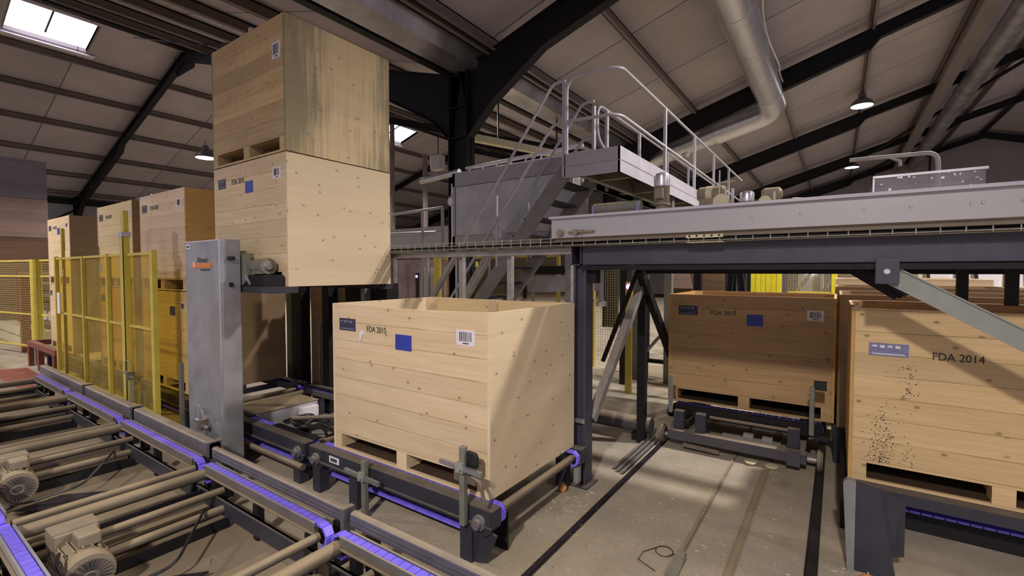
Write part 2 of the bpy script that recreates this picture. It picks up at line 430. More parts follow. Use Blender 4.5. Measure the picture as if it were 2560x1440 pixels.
# valley gutter and the dark beams beside it
mb = MB(); a = B(-5.40, Y0, 5.38); b_ = B(-4.76, Y1, 5.17)
mb.prism([(a.x, a.y, a.z), (a.x+.12, a.y, b_.z), (b_.x-.12, a.y, b_.z), (b_.x, a.y, a.z), (b_.x, a.y, a.z+.02), (a.x, a.y, a.z+.02)], (0, b_.y-a.y, 0))
mb.build('trim_valley_gutter', M['gutter'], kind='structure')
mb = MB(); p0 = B(-5.55, Y0, 5.40); p1 = B(-5.42, Y1, 5.2); mb.box(p0.x, p0.y, p1.z, p1.x, p1.y, p0.z); mb.build('roof_beam', M['hall_steel'], kind='structure')
mb = MB(); p0 = B(-27.35, Y0, 5.02); p1 = B(-27.15, Y1, 4.78); mb.box(p0.x, p0.y, p1.z, p1.x, p1.y, p0.z); mb.build('roof_beam', M['hall_steel'], kind='structure')

def ibeam(name, top, bot, y, fw=.2):
    """rolled section between a top and a bottom line (lists of hall points x, z) in the plane y"""
    mb = MB(); yy = y
    poly = [B(x, yy, z) for x, z in top] + [B(x, yy, z) for x, z in bot[::-1]]
    mb.prism([p - Vector((0, .012, 0)) for p in poly], (0, .024, 0))
    for line, sg in ((top, -1), (bot, 1)):
        for (xa, za), (xb, zb) in zip(line[:-1], line[1:]):
            if abs(xa-xb) < .02 and abs(za-zb) < .02: continue
            p, q = B(xa, yy, za), B(xb, yy, zb); d = (q-p).normalized(); nrm = Vector((-d.z, 0, d.x)); nrm *= -.02*sg if nrm.z > 0 else .02*sg
            h = fw/2
            mb.prism([p-Vector((0,h,0)), q-Vector((0,h,0)), q+Vector((0,h,0)), p+Vector((0,h,0))], nrm)
    return mb.build(name, M['hall_steel'], kind='structure')
for y in (-.2, 6.0, 12.3, 18.5, 24.8, 30.7):
    t = .20
    # bay beside the valley, rising to the far-off ridge
    ibeam('roof_beam', [(-5.2, zRL(-5.2)-t), (5.5, zRL(5.5)-t)],
          [(-5.0, 4.1), (-4.55, 4.55), (-3.6, zRL(-3.6)-.66), (.45, zRL(.45)-.58), (.62, zRL(.62)-.42), (5.5, zRL(5.5)-.42)], y)
    ibeam('roof_beam', [(5.5, zRR(5.5)-t), (11.0, zRR(11.0)-t)], [(5.5, zRR(5.5)-.42), (11.0, zRR(11.0)-.6)], y)
    ibeam('roof_beam', [(-15.9, zLR(-15.9)-t), (-5.2, zLR(-5.2)-t)],
          [(-15.9, zLR(-15.9)-.42), (-10.9, zLR(-10.9)-.42), (-10.7, zLR(-10.7)-.6), (-7.0, zLR(-7)-.72), (-5.85, 4.5), (-5.4, 4.1)], y)
    ibeam('roof_beam', [(-26.9, zLL(-26.9)-t), (-15.9, zLL(-15.9)-t)],
          [(-26.9, 4.2), (-26.3, 4.75), (-25.2, zLL(-25.2)-.62), (-21.5, zLL(-21.5)-.58), (-21.3, zLL(-21.3)-.40), (-15.9, zLL(-15.9)-.42)], y)
    # stiffener at the ridge
    mb = MB(); mb.prism([B(-16.5, y, 7.75), B(-15.3, y, 7.75), B(-15.2, y, 8.3), B(-16.6, y, 8.3)], (0, .03, 0)); mb.build('roof_beam', M['hall_steel'], kind='structure')
    for cx, hw in ((-5.2, .2), (-27.05, .2)):
        mb = MB(); p = B(cx, y, 5.2); hx = hw*K; zt = p.z
        mb.box(p.x-hx, p.y-.012, 0, p.x+hx, p.y+.012, zt)
        mb.box(p.x-hx, p.y-.13, 0, p.x-hx+.025, p.y+.13, zt); mb.box(p.x+hx-.025, p.y-.13, 0, p.x+hx, p.y+.13, zt)
        for zz in (4.1, 4.6):
            q = B(cx, y, zz); mb.box(p.x-hx, p.y-.12, q.z-.01, p.x+hx, p.y+.12, q.z+.01)
        mb.build('steel_column', M['hall_steel'], kind='structure')
# wall bracing and the crane-rail beam with the yellow crane girder in the far bay
mb = MB(); mb.bar(B(-27.2, 3.2, 2.6), B(-27.1, 6.0, 4.6), .1, .1); mb.build('roof_beam', M['hall_steel'], kind='structure')
for (xa, ya, za, xb, yb, zb) in ((4.0,24.8,8.0, .2,30.7,6.8), (.5,24.8,6.9, 4.3,30.7,8.1), (4.6,18.6,8.2, 1.0,24.8,7.05), (-1.3,30.6,2, -1.3,30.6,6.2), (1.4,30.6,2,1.4,30.6,7.2), (3.6,30.6,2,3.6,30.6,7.8)):
    mb = MB(); mb.bar(B(xa,ya,za-.25), B(xb,yb,zb-.25), .09, .09); mb.build('roof_beam', M['hall_steel'], kind='structure')
for (xa, ya, za, xb, yb, zb) in ((-8.6,13.6,5.2,-13.6,21,4.3), (-14.5,12.6,2,-14.5,12.6,7.7), (-12.6,12.5,2.2,-12.6,12.5,6.2)):
    mb = MB(); mb.bar(B(xa,ya,za), B(xb,yb,zb), .16, .16); mb.build('roof_beam', M['purlin'], kind='structure')

# ------------------------------------------------------------------ lamps
M['lamp_shell'] = paint('lamp_housing', (.12,.11,.12), .4, .3)
def highbay(p, label, power, hang):
    t = T('high_bay_lamp', label, 'lamp', p, 'high-bay lamps under the roof')
    mb = MB(); mb.lathe((0,0,.02), (0,0,1), [(.33,0),(.335,.03),(.30,.12),(.17,.24),(.12,.27),(.11,.42),(.06,.46)], 24); mb.build('lamp_housing', M['lamp_shell'], t, local=True, smooth=True)
    mb = MB(); mb.lathe((0,0,.0), (0,0,1), [(.20,0),(.315,.018)], 24); mb.build('lamp_glass', M['lamp_on'], t, local=True)
    mb = MB(); mb.tube([(0,0,.46),(0,0,hang)], .012, 6); mb.build('hanger', M['lamp_shell'], t, local=True)
    spot('lamp_light', Vector(p)-Vector((0,0,.06)), power)
highbay(LAMPS_SEEN[0], 'lit round lamp with a glowing halo below the roof near the silver duct', LAMP_POWER, .95)
highbay(LAMPS_SEEN[1], 'small lit round lamp farther off, just above the bent grey pipe', LAMP_POWER, .95)
highbay(LAMPS_SEEN[2], 'small lit lamp close beside the topmost weathered crate', LAMP_POWER*.8, .7)
for p, f in LAMPS_UNSEEN: spot('lamp_light', p, LAMP_POWER * f)

# ------------------------------------------------------------------ ducts under the roof
def bp(*a): return B(*a)
t = T('ventilation_duct', 'round silver spiral duct turning down beside the platform railing', 'duct', B(-1.35, 12, 5.9))
r = .285*K; mb = MB()
main = [B(-1.38, y, 5.98) for y in (2, 5, 8, 11, 12.3)]
mb.tube(main, r, 24); mb.build('duct_run', M['alu'], t, smooth=True)
mb = MB(); el = fillet([B(-1.38, 12.3, 5.98), B(-1.36, 13.35, 5.85), B(-2.7, 13.2, 5.48)], .9, 8); mb.tube(el, r*1.03, 24); mb.build('elbow', M['alu'], t, smooth=True)
mb = MB(); mb.tube([B(-2.5, 13.2, 5.54), B(-3.4, 13.1, 5.27), B(-5.2, 12.9, 4.75)], r*.93, 24); mb.build('branch_run', M['galv'], t, smooth=True)
mb = MB(); mb.tube([B(-3.45, 13.1, 5.0), B(-3.05, 13.0, 5.72)], r*.55, 16); mb.build('branch_stub', M['alu'], t, smooth=True)
for y in (3.5, 5, 6.5, 8, 9.5, 11):
    mb = MB(); mb.tube([B(-1.38, y-.04, 5.98), B(-1.38, y+.04, 5.98)], r*1.03, 24); mb.build('seam_band', M['alu'], t, smooth=True)
mb = MB()
for y in (5.2, 8.6, 11.8): mb.tube([B(-1.38, y, 6.28), B(-1.38, y, 6.45)], .012, 6)
mb.build('hanger', M['hall_steel'], t)
t = T('cable', 'bright loose cable snaking along the side of the silver spiral duct', 'cable', B(-1.02, 9, 5.95))
mb = MB(); pts = [B(-1.06 + .05*math.sin(i*1.3), 4.5 + i*.55, 6.02 + .13*math.sin(i*1.05)) for i in range(15)]
mb.tube(fillet(pts, .3, 4), .016, 6); mb.build('cable', M['white'], t)
t = T('ventilation_duct', 'long thin round duct running under the ridge to the far gable', 'duct', B(2.9, 18, 7.2))
mb = MB(); mb.tube([B(2.95, y, 7.15) for y in (6, 14, 22, 30.6)], .24*K, 20); mb.build('duct_run', M['gutter'], t, smooth=True)
for y in (10, 13, 16, 19, 22, 25, 28):
    mb = MB(); mb.tube([B(2.95, y-.03, 7.15), B(2.95, y+.03, 7.15)], .255*K, 20); mb.build('seam_band', M['gutter'], t, smooth=True)
t = T('cable_ladder', 'long cable ladder running beside the thin duct under the ridge', 'cable tray', B(2.25, 18, 7.0))
mb = MB()
for dx in (-.14, .14):
    p0 = B(2.3+dx, 6, 6.98); p1 = B(2.3+dx, 30.6, 6.98); mb.bar(p0, p1, .03, .10)
p0 = B(2.16, 6, 6.93); p1 = B(2.44, 30.6, 6.945); mb.box(p0.x, p0.y, p0.z, p1.x, p1.y, p1.z)
mb.build('ladder_frame', M['purlin'], t)
mb = MB()
for dx in (-.08, -.02, .05): mb.tube([B(2.3+dx, 6, 7.01), B(2.3+dx, 30.6, 7.01)], .022, 6)
mb.build('cables', M['black'], t, kind='stuff')
# thin conduit across the roof near the first crates
t = T('conduit', 'thin conduit with a junction box hanging under the roof above the topmost crate', 'conduit', B(-8.5, 4, 5.8))
mb = MB(); mb.tube([B(-14.6, 4.4, 7.75), B(-10.4, 4.1, 6.3), B(-6.2, 4.0, 5.2)], .02, 6); mb.build('pipe', M['hall_steel'], t)
mb = MB(); c = B(-8.15, 4.12, 5.85); mb.box(c.x-.06, c.y-.1, c.z-.13, c.x+.06, c.y+.1, c.z+.13); mb.build('junction_box', M['white'], t, bevel=.01)

# ================================================================== CRATES
def text(name, s, size, loc, mat, parent, rot=(PI/2, 0, 0), align='LEFT', sx=1.0):
    cu = bpy.data.curves.new(name, 'FONT'); cu.body = s; cu.size = size; cu.extrude = .0006; cu.align_x = align
    o = bpy.data.objects.new(name, cu); C.objects.link(o); o.location = loc; o.rotation_euler = rot; o.scale = (sx, 1, 1)
    bpy.context.view_layer.update()
    me = bpy.data.meshes.new_from_object(o.evaluated_get(bpy.context.evaluated_depsgraph_get())); bpy.data.objects.remove(o)
    o = bpy.data.objects.new(name, me); C.objects.link(o); o.location = loc; o.rotation_euler = rot; o.scale = (sx, 1, 1)
    me.materials.clear(); me.materials.append(mat); o.parent = parent; return o

def barcode(x0, x1, z0, z1, parent, seed):
    mb = MB(); mb.box(x0, -.003, z0, x1, .001, z1); lab = mb.build('barcode_label', M['paper'], parent, local=True)
    rr = random.Random(seed); mb = MB(); wd = x1-x0; x = x0+wd*.16
    while x < x1-wd*.18:
        ww = rr.choice((.003, .004, .006)); mb.box(x, -.0042, z0+(z1-z0)*.26, x+ww, -.003, z1-(z1-z0)*.13); x += ww+rr.choice((.003, .005, .007))
    mb.box(x0+wd*.36, -.0042, z0+(z1-z0)*.10, x0+wd*.68, -.003, z0+(z1-z0)*.17)
    mb.build('bars', M['ink'], lab, local=True)

def crate(label, loc, W=1.48, D=1.2, H=1.24, front='pine', side='pine_side', inner=None, logo=None, txt=None, card=None, bar=None,
          sag=0, group=None, floor=.18, full=True, rz=0, logomat='logo'):
    """logo, card, bar: (x0, x1, depth of top edge below rim, of bottom edge); txt: (string, x, depth, size)"""
    t = T('wooden_crate', label, 'crate', loc, group, rz)
    th = .024; zb = .135
    def panel(name, y0, mat, sg=0):
        mb = MB(); n = 16 if sg else 1; xa, xb = th, W-th
        top = [(xa+(xb-xa)*i/n, H-.004-sg*math.sin(PI*i/n)) for i in range(n+1)]
        poly = [(xa, y0, zb), (xb, y0, zb)] + [(x, y0, z) for x, z in top[::-1]]
        mb.prism(poly, (0, th, 0)); return mb.build(name, M[mat], t, local=True, bevel=.002)
    panel('front_panel', 0, front, sag); panel('back_panel', D-th, inner or front, sag*.4)
    for x in (0, W-th):
        mb = MB(); mb.box(x, 0, 0, x+th, D, H-.006); mb.build('side_panel', M[side], t, local=True, bevel=.002)
    mb = MB(); mb.box(th, th, zb, W-th, D-th, zb+.02); mb.build('floor_board', M[front], t, local=True)
    cuts = (th, W*.5-.055, W-th-.085)
    for i, x in enumerate(cuts):
        mb = MB(); wd = .11 if i == 1 else .085
        mb.prism([(x, 0, .02), (x+wd, 0, .02), (x+wd, 0, zb), (x, 0, zb)], (0, .14, 0)); mb.box(x+.02, .14, .02, x+wd-.02, D, zb)
        mb.build('skid_block', M[front], t, local=True)
    for ya, yb in ((0, .028), (D-.06, D-.0)):
        mb = MB(); mb.box(th, ya, 0, W-th, yb, .02); mb.build('bottom_board', M[front], t, local=True)
    mb = MB(); mb.box(th, .03, .001, W-th, D-.062, .012); mb.build('base_sheet', M['pine_soil_shade'], t, local=True)
    mb = MB(); mb.box(th, D-.03, .02, W-th, D-.01, zb); mb.build('back_board', M['pine_soil_shade'], t, local=True)
    if full:
        for x, y, sx, sy in ((th,th,1,1), (W-th,th,-1,1), (th,D-th,1,-1), (W-th,D-th,-1,-1)):
            mb = MB(); mb.prism([(x,y,zb+.02), (x+sx*.085,y,zb+.02), (x,y+sy*.085,zb+.02)], (0,0,H-zb-.03)); mb.build('corner_post', M[front], t, local=True)
        mb = MB(); mb.box(W*.47, D-th-.022, zb+.02, W*.47+.10, D-th, H-.012); mb.build('inner_batten', M[front], t, local=True)
    if logo:
        x0, x1, a, b_ = logo; mb = MB(); mb.box(x0, -.0028, H-b_, x1, .001, H-a); pl = mb.build('printed_panel', M[logomat], t, local=True)
        mb = MB(); hh = b_-a
        mb.box(x0+.02, -.004, H-b_+hh*.12, x1-.02, -.0028, H-b_+hh*.20)
        for q in range(4): mb.box(x0+.02+q*(x1-x0-.05)/4, -.004, H-a-hh*(.30+.06*(q % 2)), x0+.02+(q+.62)*(x1-x0-.05)/4, -.0028, H-a-hh*.16)
        mb.build('print_lines', M['logo_pale'] if logomat == 'logo' else M['paper'], pl, local=True)
    if txt:
        s, x, dep, size = txt; text('stencil_text', s, size, (x, -.0025, H-dep), M['ink'], t, sx=.86)
    if card:
        x0, x1, a, b_ = card; mb = MB(); mb.box(x0, -.005, H-b_, x1, .001, H-a); mb.build('blue_card', M['card'], t, local=True)
    if bar: barcode(bar[0], bar[1], H-bar[3], H-bar[2], t, int(loc[0]*100) % 97)
    return t
def marks(W, txt='FDA 2015', size=.075): return dict(logo=(.07*W, .185*W, .125, .225), txt=(txt, .275*W, .205, size), card=(.475*W, .575*W, .20, .315), bar=(.835*W, .93*W, .125, .23))

mk = marks(1.685); mk['logo'] = (.10, .31, .125, .225); mk['txt'] = ('FDA 2015', .45, .215, .066); mk['card'] = (.79, .96, .21, .325); mk['bar'] = (1.40, 1.56, .13, .235)
main = crate('open pale pine crate marked FDA 2015 standing alone at the end of the conveyor', (-3.52, 2.39, .379), 1.685, 1.185, sag=.012, inner='pine_yellow', **mk)
mb = MB(); mb.prism([(.36,-.006,1.0), (.395,-.004,1.035), (.425,-.005,1.0), (.40,-.006,1.005), (.375,-.01,.93), (.37,-.01,.985)], (0,.006,0)); mb.build('torn_paper', M['paper'], main, local=True)
ww = 1.44
lift_low = crate('clean pale pine crate with a blue card, raised under the weathered crate', (-5.58, 2.36, 1.742), ww, 1.2, **marks(ww))
lift_top = crate('weathered stained crate raised highest, on top of the clean pale one', (-5.575, 2.355, 2.985), ww, 1.2, front='pine_old', side='pine_old_side', bar=(1.23, 1.37, .235, .385))
crate('bleached crate on top of the stack just behind the grey cabinet', (-7.80, 2.36, 1.645), 1.46, front='pine_white', side='pine_amber_side', **{k: v for k, v in marks(1.46).items() if k != 'card'})
crate('yellowish crate at the bottom of the stack just behind the grey cabinet', (-7.80, 2.36, .40), 1.46, front='pine_yellow', side='ply_brown', card=(.95, 1.10, .19, .30), bar=(1.26, 1.40, .13, .23))
crate('upper crate of the middle stack behind the tall yellow fence post', (-9.62, 2.36, 1.645), 1.54, front='pine_yellow', side='ply_brown', **{k: v for k, v in marks(1.54).items() if k != 'card'})
crate('lower crate of the middle stack behind the yellow fence panes', (-9.62, 2.36, .40), 1.54, front='pine_yellow', side='ply_brown', logo=(.10, .28, .12, .22))
crate('upper crate of the far stack at the closed end of the yellow fence', (-12.69, 2.36, 1.645), 1.52, side='ply_brown', **marks(1.52))
crate('lower crate of the far stack beside the red-brown frame', (-12.69, 2.36, .40), 1.52, side='ply_brown', logo=(.07, .2, .12, .22))
fda = crate('open crate marked FDA 2014 under the slanting brace', (.09, 4.2, .365), 1.62, 1.2, H=1.255, side='pine_amber_side', logo=(.105, .325, .245, .335), txt=('FDA 2014', .445, .335, .072), logomat='logo_pale', front='pine_honey', inner='pine_shaded_brown')
# black speckled soiling near the lower boards of that crate
mb = MB(); rr = random.Random(3)
for i in range(330):
    g = rr.random(); x = .19+rr.gauss(0, .035) if g < .75 else .33+rr.gauss(0, .02); z = .15+abs(rr.gauss(0, .2)) if g < .85 else .62+rr.random()*.25
    s_ = .0012+rr.random()*.0026; mb.box(x-s_, -.0022, z-s_*.8, x+s_, .001, z+s_*.8)
mb.build('soil_speckles', M['ink'], fda, local=True, kind='stuff')
crate('shaded crate marked FDA 2015 standing on the rail transfer car', (-1.6, 5.5, .40), 1.6, 1.2, H=1.225, front='pine_shaded', side='pine_amber_side', logo=(.11, .32, .13, .235), txt=('FDA 2015', .455, .22, .072), card=(.82, .97, .20, .32), bar=(1.36, 1.50, .13, .235))
crate('open crate directly behind the one marked FDA 2014', (.02, 5.52, .365), 1.62, 1.2, H=1.3, front='pine_shaded_brown', side='pine_shaded_brown')
crate('crate second behind the one marked FDA 2014', (-.02, 6.85, .365), 1.62, 1.2, H=1.34, front='pine_shaded_brown', side='pine_shaded_brown')
crate('crate third behind the one marked FDA 2014', (-.02, 8.2, .365), 1.62, 1.2, H=1.42, front='pine', side='pine_side')
crate('crate in the neighbouring row, level with the second crate behind FDA 2014', (1.75, 6.9, .365), 1.62, 1.2, H=1.34, front='pine', side='pine_side')

# ================================================================== CROSS CONVEYOR IN FRONT (sections along x)
def belt_links(mb, xa, xb, y0, y1, ztop, r, pitch=.062, gap=.007, th=.016, under=True):
    """chain links round a loop: straight top, round ends, straight bottom"""
    L = xb-xa-2*r; loop = 2*L+2*PI*r; n = int(loop/pitch); cz = ztop-r
    def pos(s):
        s %= loop
        if s < L: return (xa+r+s, ztop, 0)
        s -= L
        if s < PI*r: a = s/r; return (xb-r+math.sin(a)*r, cz+math.cos(a)*r, a)
        s -= PI*r
        if s < L: return (xb-r-s, cz-r, PI)
        s -= L; a = s/r; return (xa+r-math.sin(a)*r, cz-math.cos(a)*r, PI+a)
    for i in range(n):
        x, z, a = pos((i+.5)*loop/n)
        if not under and a == PI: continue
        h = (loop/n-gap)/2; dx, dz = math.cos(a), -math.sin(a); nx, nz = math.sin(a), math.cos(a)
        c = [(x+dx*u+nx*v, z+dz*u+nz*v) for u, v in ((-h,-th),(h,-th),(h,0),(-h,0))]
        mb.prism([(p, y0, q) for p, q in c], (0, y1-y0, 0))
def motor(parent, fx, y, z, L=.42, r=.125, rot=0):
    """gear motor lying along x, fan end at fx"""
    g = MB(); g.lathe((fx, y, z), (-1,0,0), [(r*.55,0),(r*.96,.004),(r,.02),(r,.09)], 24); fan = g.build('fan_cover', M['dust_metal'], parent, smooth=True)
    g = MB()
    for q in range(26):
        a = 2*PI*q/26; c, s_ = math.cos(a), math.sin(a); g.bar((fx+.003, y+c*r*.34, z+s_*r*.34), (fx+.003, y+c*r*.78, z+s_*r*.78), .008, .012, (1,0,0))
    g.lathe((fx-.002, y, z), (1,0,0), [(r*.22,0),(r*.2,.008)], 16); g.build('fan_grille', M['car'], fan)
    g = MB(); g.lathe((fx-.09, y, z), (-1,0,0), [(r*.94,0),(r*.94,L*.45)], 20)
    for q in range(20):
        a = 2*PI*q/20; c, s_ = math.cos(a), math.sin(a); g.bar((fx-.1, y+c*r*.98, z+s_*r*.98), (fx-.09-L*.44, y+c*r*.98, z+s_*r*.98), .008, .02, (0, c, s_))
    g.build('motor_body', M['dust_metal'], parent)
    g = MB(); g.box(fx-.26, y-.02, z+r*.9, fx-.13, y+.09, z+r*1.5); g.build('terminal_box', M['dust_metal'], parent, bevel=.012)
    x1 = fx-.09-L*.45
    g = MB(); g.box(x1-.17, y-.09, z-r, x1, y+.11, z+.17)
    for q in range(6): g.box(x1-.155+q*.025, y-.1, z+.0, x1-.143+q*.025, y+.12, z+.185)
    g.build('gearbox', M['dust_metal'], parent, bevel=.008)
def chain_section(x0, x1, label, mot=None, near=True):
    t = T('chain_conveyor', label, 'conveyor', ((x0+x1)/2, 1.1, 0), 'cross conveyor sections beside the guard rail')
    zt = .352; r = .072
    for ya, yb in ((1.615, 1.668),) + (((.497, .55),) if near else ()):
        mb = MB(); belt_links(mb, x0, x1, ya, yb, zt, r, under=False); mb.build('chain_belt', M['blue'], t)
        mb = MB(); mb.box(x0+.10, ya-.012, zt-.06, x1-.10, ya+.012, zt-.022); mb.box(x0+.10, ya-.025, zt-.066, x1-.10, ya+.0, zt-.06)
        mb.box(x0+.10, yb-.012, zt-.085, x1-.10, yb+.012, zt-.022); mb.build('belt_guide', M['shaft'], t)
        mb = MB(); mb.box(x0+.10, ya-.016, zt-.03, x1-.10, ya-.004, zt+.006); mb.box(x0+.10, yb+.004, zt-.03, x1-.10, yb+.016, zt+.006); mb.build('edge_strip', M['alu'] if ya < 1 else M['rail_grey'], t)
        mb = MB(); mb.box(x0+.04, ya-.045, .08, x1-.04, ya-.03, .205); mb.box(x0+.04, ya-.06, .195, x1-.04, ya-.03, .205); mb.build('side_channel', M['dark'], t)
        for x in (x0+.2, (x0+x1)/2, x1-.2):
            mb = MB(); mb.box(x-.03, ya+.0, 0, x+.03, ya+.05, zt-.10); mb.build('leg', M['frame_dark'], t)
        for x in (x0+r, x1-r):
            mb = MB(); mb.lathe((x, ya+.015, zt-r), (0,1,0), [(r-.017,0),(r-.017,yb-ya-.03)], 18); mb.build('sprocket', M['frame_dark'], t)
    ym = .58 if near else .55
    for x, rad in ((x0+r, .043), (x1-r, .028)):
        mb = MB(); mb.tube([(x, ym, zt-r), (x, 1.61, zt-r)], rad, 14); mb.build('end_shaft', M['shaft'], t, smooth=True)
    xm = x0+.36
    mb = MB(); mb.box(x0+.125, ym, .03, x0+.145, 1.60, .19); mb.build('cross_beam', M['frame_dark'], t)
    mb = MB(); mb.box(x0+.15, ym, .03, x0+.16, 1.6, .13); mb.box(x0+.15, ym, .075, x0+.29, 1.6, .085); mb.box(x0+.28, ym, .02, x0+.29, 1.6, .085); mb.build('cross_channel', M['shaft'], t)
    mb = MB(); mb.tube([(xm, ym, .225), (xm, 1.62, .225)], .026, 12); mb.build('drive_shaft', M['shaft'], t, smooth=True)
    mb = MB(); mb.tube([(xm+.10, ym, .13), (xm+.10, 1.60, .13)], .03, 12); mb.build('tie_tube', M['shaft'], t, smooth=True)
    mb = MB(); mb.box(xm+.13, ym, .0, xm+.15, 1.60, .07); mb.build('cross_beam', M['frame_dark'], t)
    mb = MB(); mb.box(x1-.62, ym, .0, x1-.22, 1.58, .012); mb.box(x1-.235, ym, .0, x1-.22, 1.58, .04); mb.build('drip_tray', M['shaft'], t)
    if mot:
        g = T('gear_motor', '', '', (0,0,0)); del g['label']; del g['category']; g.parent = t; g.location = Vector((mot, .75, .17))-Vector(t.location)
        motor(g, mot, .76, .165)
        mb = MB(); mb.prism([(mot+.06, 1.0, .03), (mot+.1, .72, .03), (mot+.30, .86, .03), (mot+.28, 1.25, .03)], (0,0,.01)); mb.build('rubber_flap', M['black'], g)
        mb = MB(); mb.tube(fillet([(mot-.13, .66, .30), (mot+.02, .62, .30), (mot+.05, .72, .05), (mot+.2, 1.1, .12), (xm+.1, 1.45, .18)], .1), .009, 6); mb.build('motor_cable', M['black'], g)
    return t
secs = [(-9.72, -8.06, 'dusty blue chain conveyor section at the far end by the red floor plate', None),
        (-8.03, -6.10, 'blue chain conveyor section in front of the middle of the yellow fence', None),
        (-6.07, -4.19, 'blue chain conveyor section in front of the grey cabinet, round fan motor at its side', -5.28),
        (-4.15, -2.47, 'blue chain conveyor section with the ribbed gear motor, before the open pale crate', -3.42),
        (-2.42, -.75, 'closest blue chain conveyor section, cut off by the picture edge', None)]
for x0, x1, lab, mo in secs: chain_section(x0, x1, lab, mo)
# guard rail behind the far chain
for i, (x0, x1, lab) in enumerate(((-10.2, -7.9, 'grey guard rail length nearest the red floor plate'), (-7.86, -6.17, 'grey guard rail length below the middle of the yellow fence'), (-6.13, -4.34, 'grey guard rail length passing before the cabinet foot'),
                                   (-4.30, -2.47, 'ribbed grey guard rail length before the open crate, ending at a bracket'), (-2.43, -.7, 'ribbed grey guard rail length running out of the picture'))):
    t = T('guard_rail', lab, 'rail', ((x0+x1)/2, 1.8, 0), 'guard rail lengths behind the blue chain')
    yb, zl, zh = (1.84, .29, .42) if x0 < -5 else (1.805, .315, .40)
    mb = MB(); mb.prism([(x0,1.755,zl), (x0,1.755,zh-.012), (x0,1.767,zh), (x0,yb-.012,zh), (x0,yb,zh-.012), (x0,yb,zl)], (x1-x0,0,0))
    mb.build('rail_profile', M['rail_grey'], t)
    if x0 > -5:
        mb = MB()
        for z in (.322, .348, .374): mb.prism([(x0+.02,1.756,z), (x0+.02,1.747,z+.004), (x0+.02,1.747,z+.011), (x0+.02,1.756,z+.016)], (x1-x0-.04,0,0))
        mb.build('rail_rib', M['rib'], t)
    mb = MB(); mb.box(x1-.035, 1.735, .20, x1+.0, yb+.012, zh+.012); mb.build('joint_plate', M['rail_grey'], t)
    for xx in (x0+.12, x1-.16):
        mb = MB(); mb.box(xx, 1.77, 0, xx+.06, 1.84, .285); mb.build('leg', M['frame_dark'], t)

# ================================================================== CRATE CONVEYOR (under the crates)
def crate_conveyor(x0, x1, label, legs, sticker=False, cover=()):
    t = T('crate_conveyor', label, 'conveyor', ((x0+x1)/2, 2.9, 0), 'crate conveyor sections under the stacks')
    for ya, yb in ((2.29, 2.382), (3.53, 3.62)):
        mb = MB(); mb.box(x0, ya, .255, x1, yb, .377); mb.box(x0, ya-.02, .255, x1, ya, .275); mb.build('side_beam', M['dark'], t, bevel=.004)
    for x in legs:
        for ya in (2.28, 3.55):
            mb = MB(); mb.box(x-.05, ya, 0, x+.05, ya+.09, .258); mb.build('leg', M['dark'], t)
    mb = MB(); mb.box(x0+.05, 2.52, .0, x1-.05, 2.535, .262); mb.build('lower_shade_panel', M['frame_dark'], t)  # black sheet put in for the shaded void under the crates
    mb = MB(); mb.box(x0+.1, 2.40, .105, x1-.1, 2.445, .125); mb.build('return_chain', M['blue'], t)
    for ya in (2.385, 3.455):
        mb = MB(); belt_links(mb, x0+.02, x1-.0, ya+.004, ya+.052, .374, .064, under=False); mb.build('chain_belt', M['blue'], t)
        mb = MB(); mb.box(x0+.12, ya-.01, .29, x1-.12, ya+.075, .352); mb.build('belt_guide', M['rail_grey'], t)
    for x in (x0+.09, x1-.07):
        mb = MB(); mb.tube([(x, 2.36, .306), (x, 3.56, .306)], .03, 14); mb.build('end_shaft', M['shaft'], t, smooth=True)
        for ya in (2.385, 3.50):
            mb = MB(); mb.lathe((x, ya, .312), (0,1,0), [(.06,0),(.06,.03)], 18); mb.build('sprocket', M['frame_dark'], t)
    for x in (x0+.5, x1-.55) if not cover or len(cover) == 1 else ():
        mb = MB(); mb.box(x-.03, 2.36, .27, x+.03, 3.53, .33); mb.build('cross_member', M['dark'], t)
    for xa, xb in cover:
        for ya in (2.38, 3.45):
            mb = MB(); mb.box(xa, ya, .372, xb, ya+.07, .385 if len(cover) > 1 else .376); mb.build('belt_cover', M['frame_dark'], t)
    for x in (x0+.12, x1-.1):                                       # bearing plates at the beam ends
        mb = MB(); mb.prism([(x-.09,2.285,.37), (x+.09,2.285,.37), (x+.09,2.285,.24), (x+.04,2.285,.20), (x-.05,2.285,.20), (x-.09,2.285,.25)], (0,.012,0)); pl = mb.build('bearing_plate', M['dark'], t)
        mb = MB(); mb.lathe((x, 2.288, .285), (0,-1,0), [(.05,0),(.05,.02),(.032,.024),(.032,.05)], 16); mb.build('bearing', M['rail_grey'], pl)
    if sticker:
        mb = MB(); mb.box(x0+.30, 2.286, .30, x0+.43, 2.292, .352); s_ = mb.build('sticker', M['paper'], t)
        mb = MB()
        for q in range(6): mb.box(x0+.32+q*.015, 2.284, .312, x0+.331+q*.015, 2.287, .340)
        mb.build('print', M['ink'], s_)
    return t
mainconv = crate_conveyor(-3.74, -1.74, 'dark end section of the crate conveyor carrying the open pale crate', (-3.62, -3.12, -1.95), sticker=True)
crate_conveyor(-5.80, -3.80, 'dark crate conveyor section open beneath the raised crates', (-5.6, -3.92), cover=((-5.8, -4.96), (-4.50, -3.8)))
crate_conveyor(-7.92, -5.86, 'dark crate conveyor section under the stack behind the cabinet', (-7.7, -6.3), cover=((-7.9, -5.87),))
crate_conveyor(-10.0, -8.0, 'dark crate conveyor section under the middle stack', (-9.8, -8.3), cover=((-9.9, -8.05),))
crate_conveyor(-12.9, -10.1, 'dark crate conveyor section under the far stack', (-12.6, -10.4))
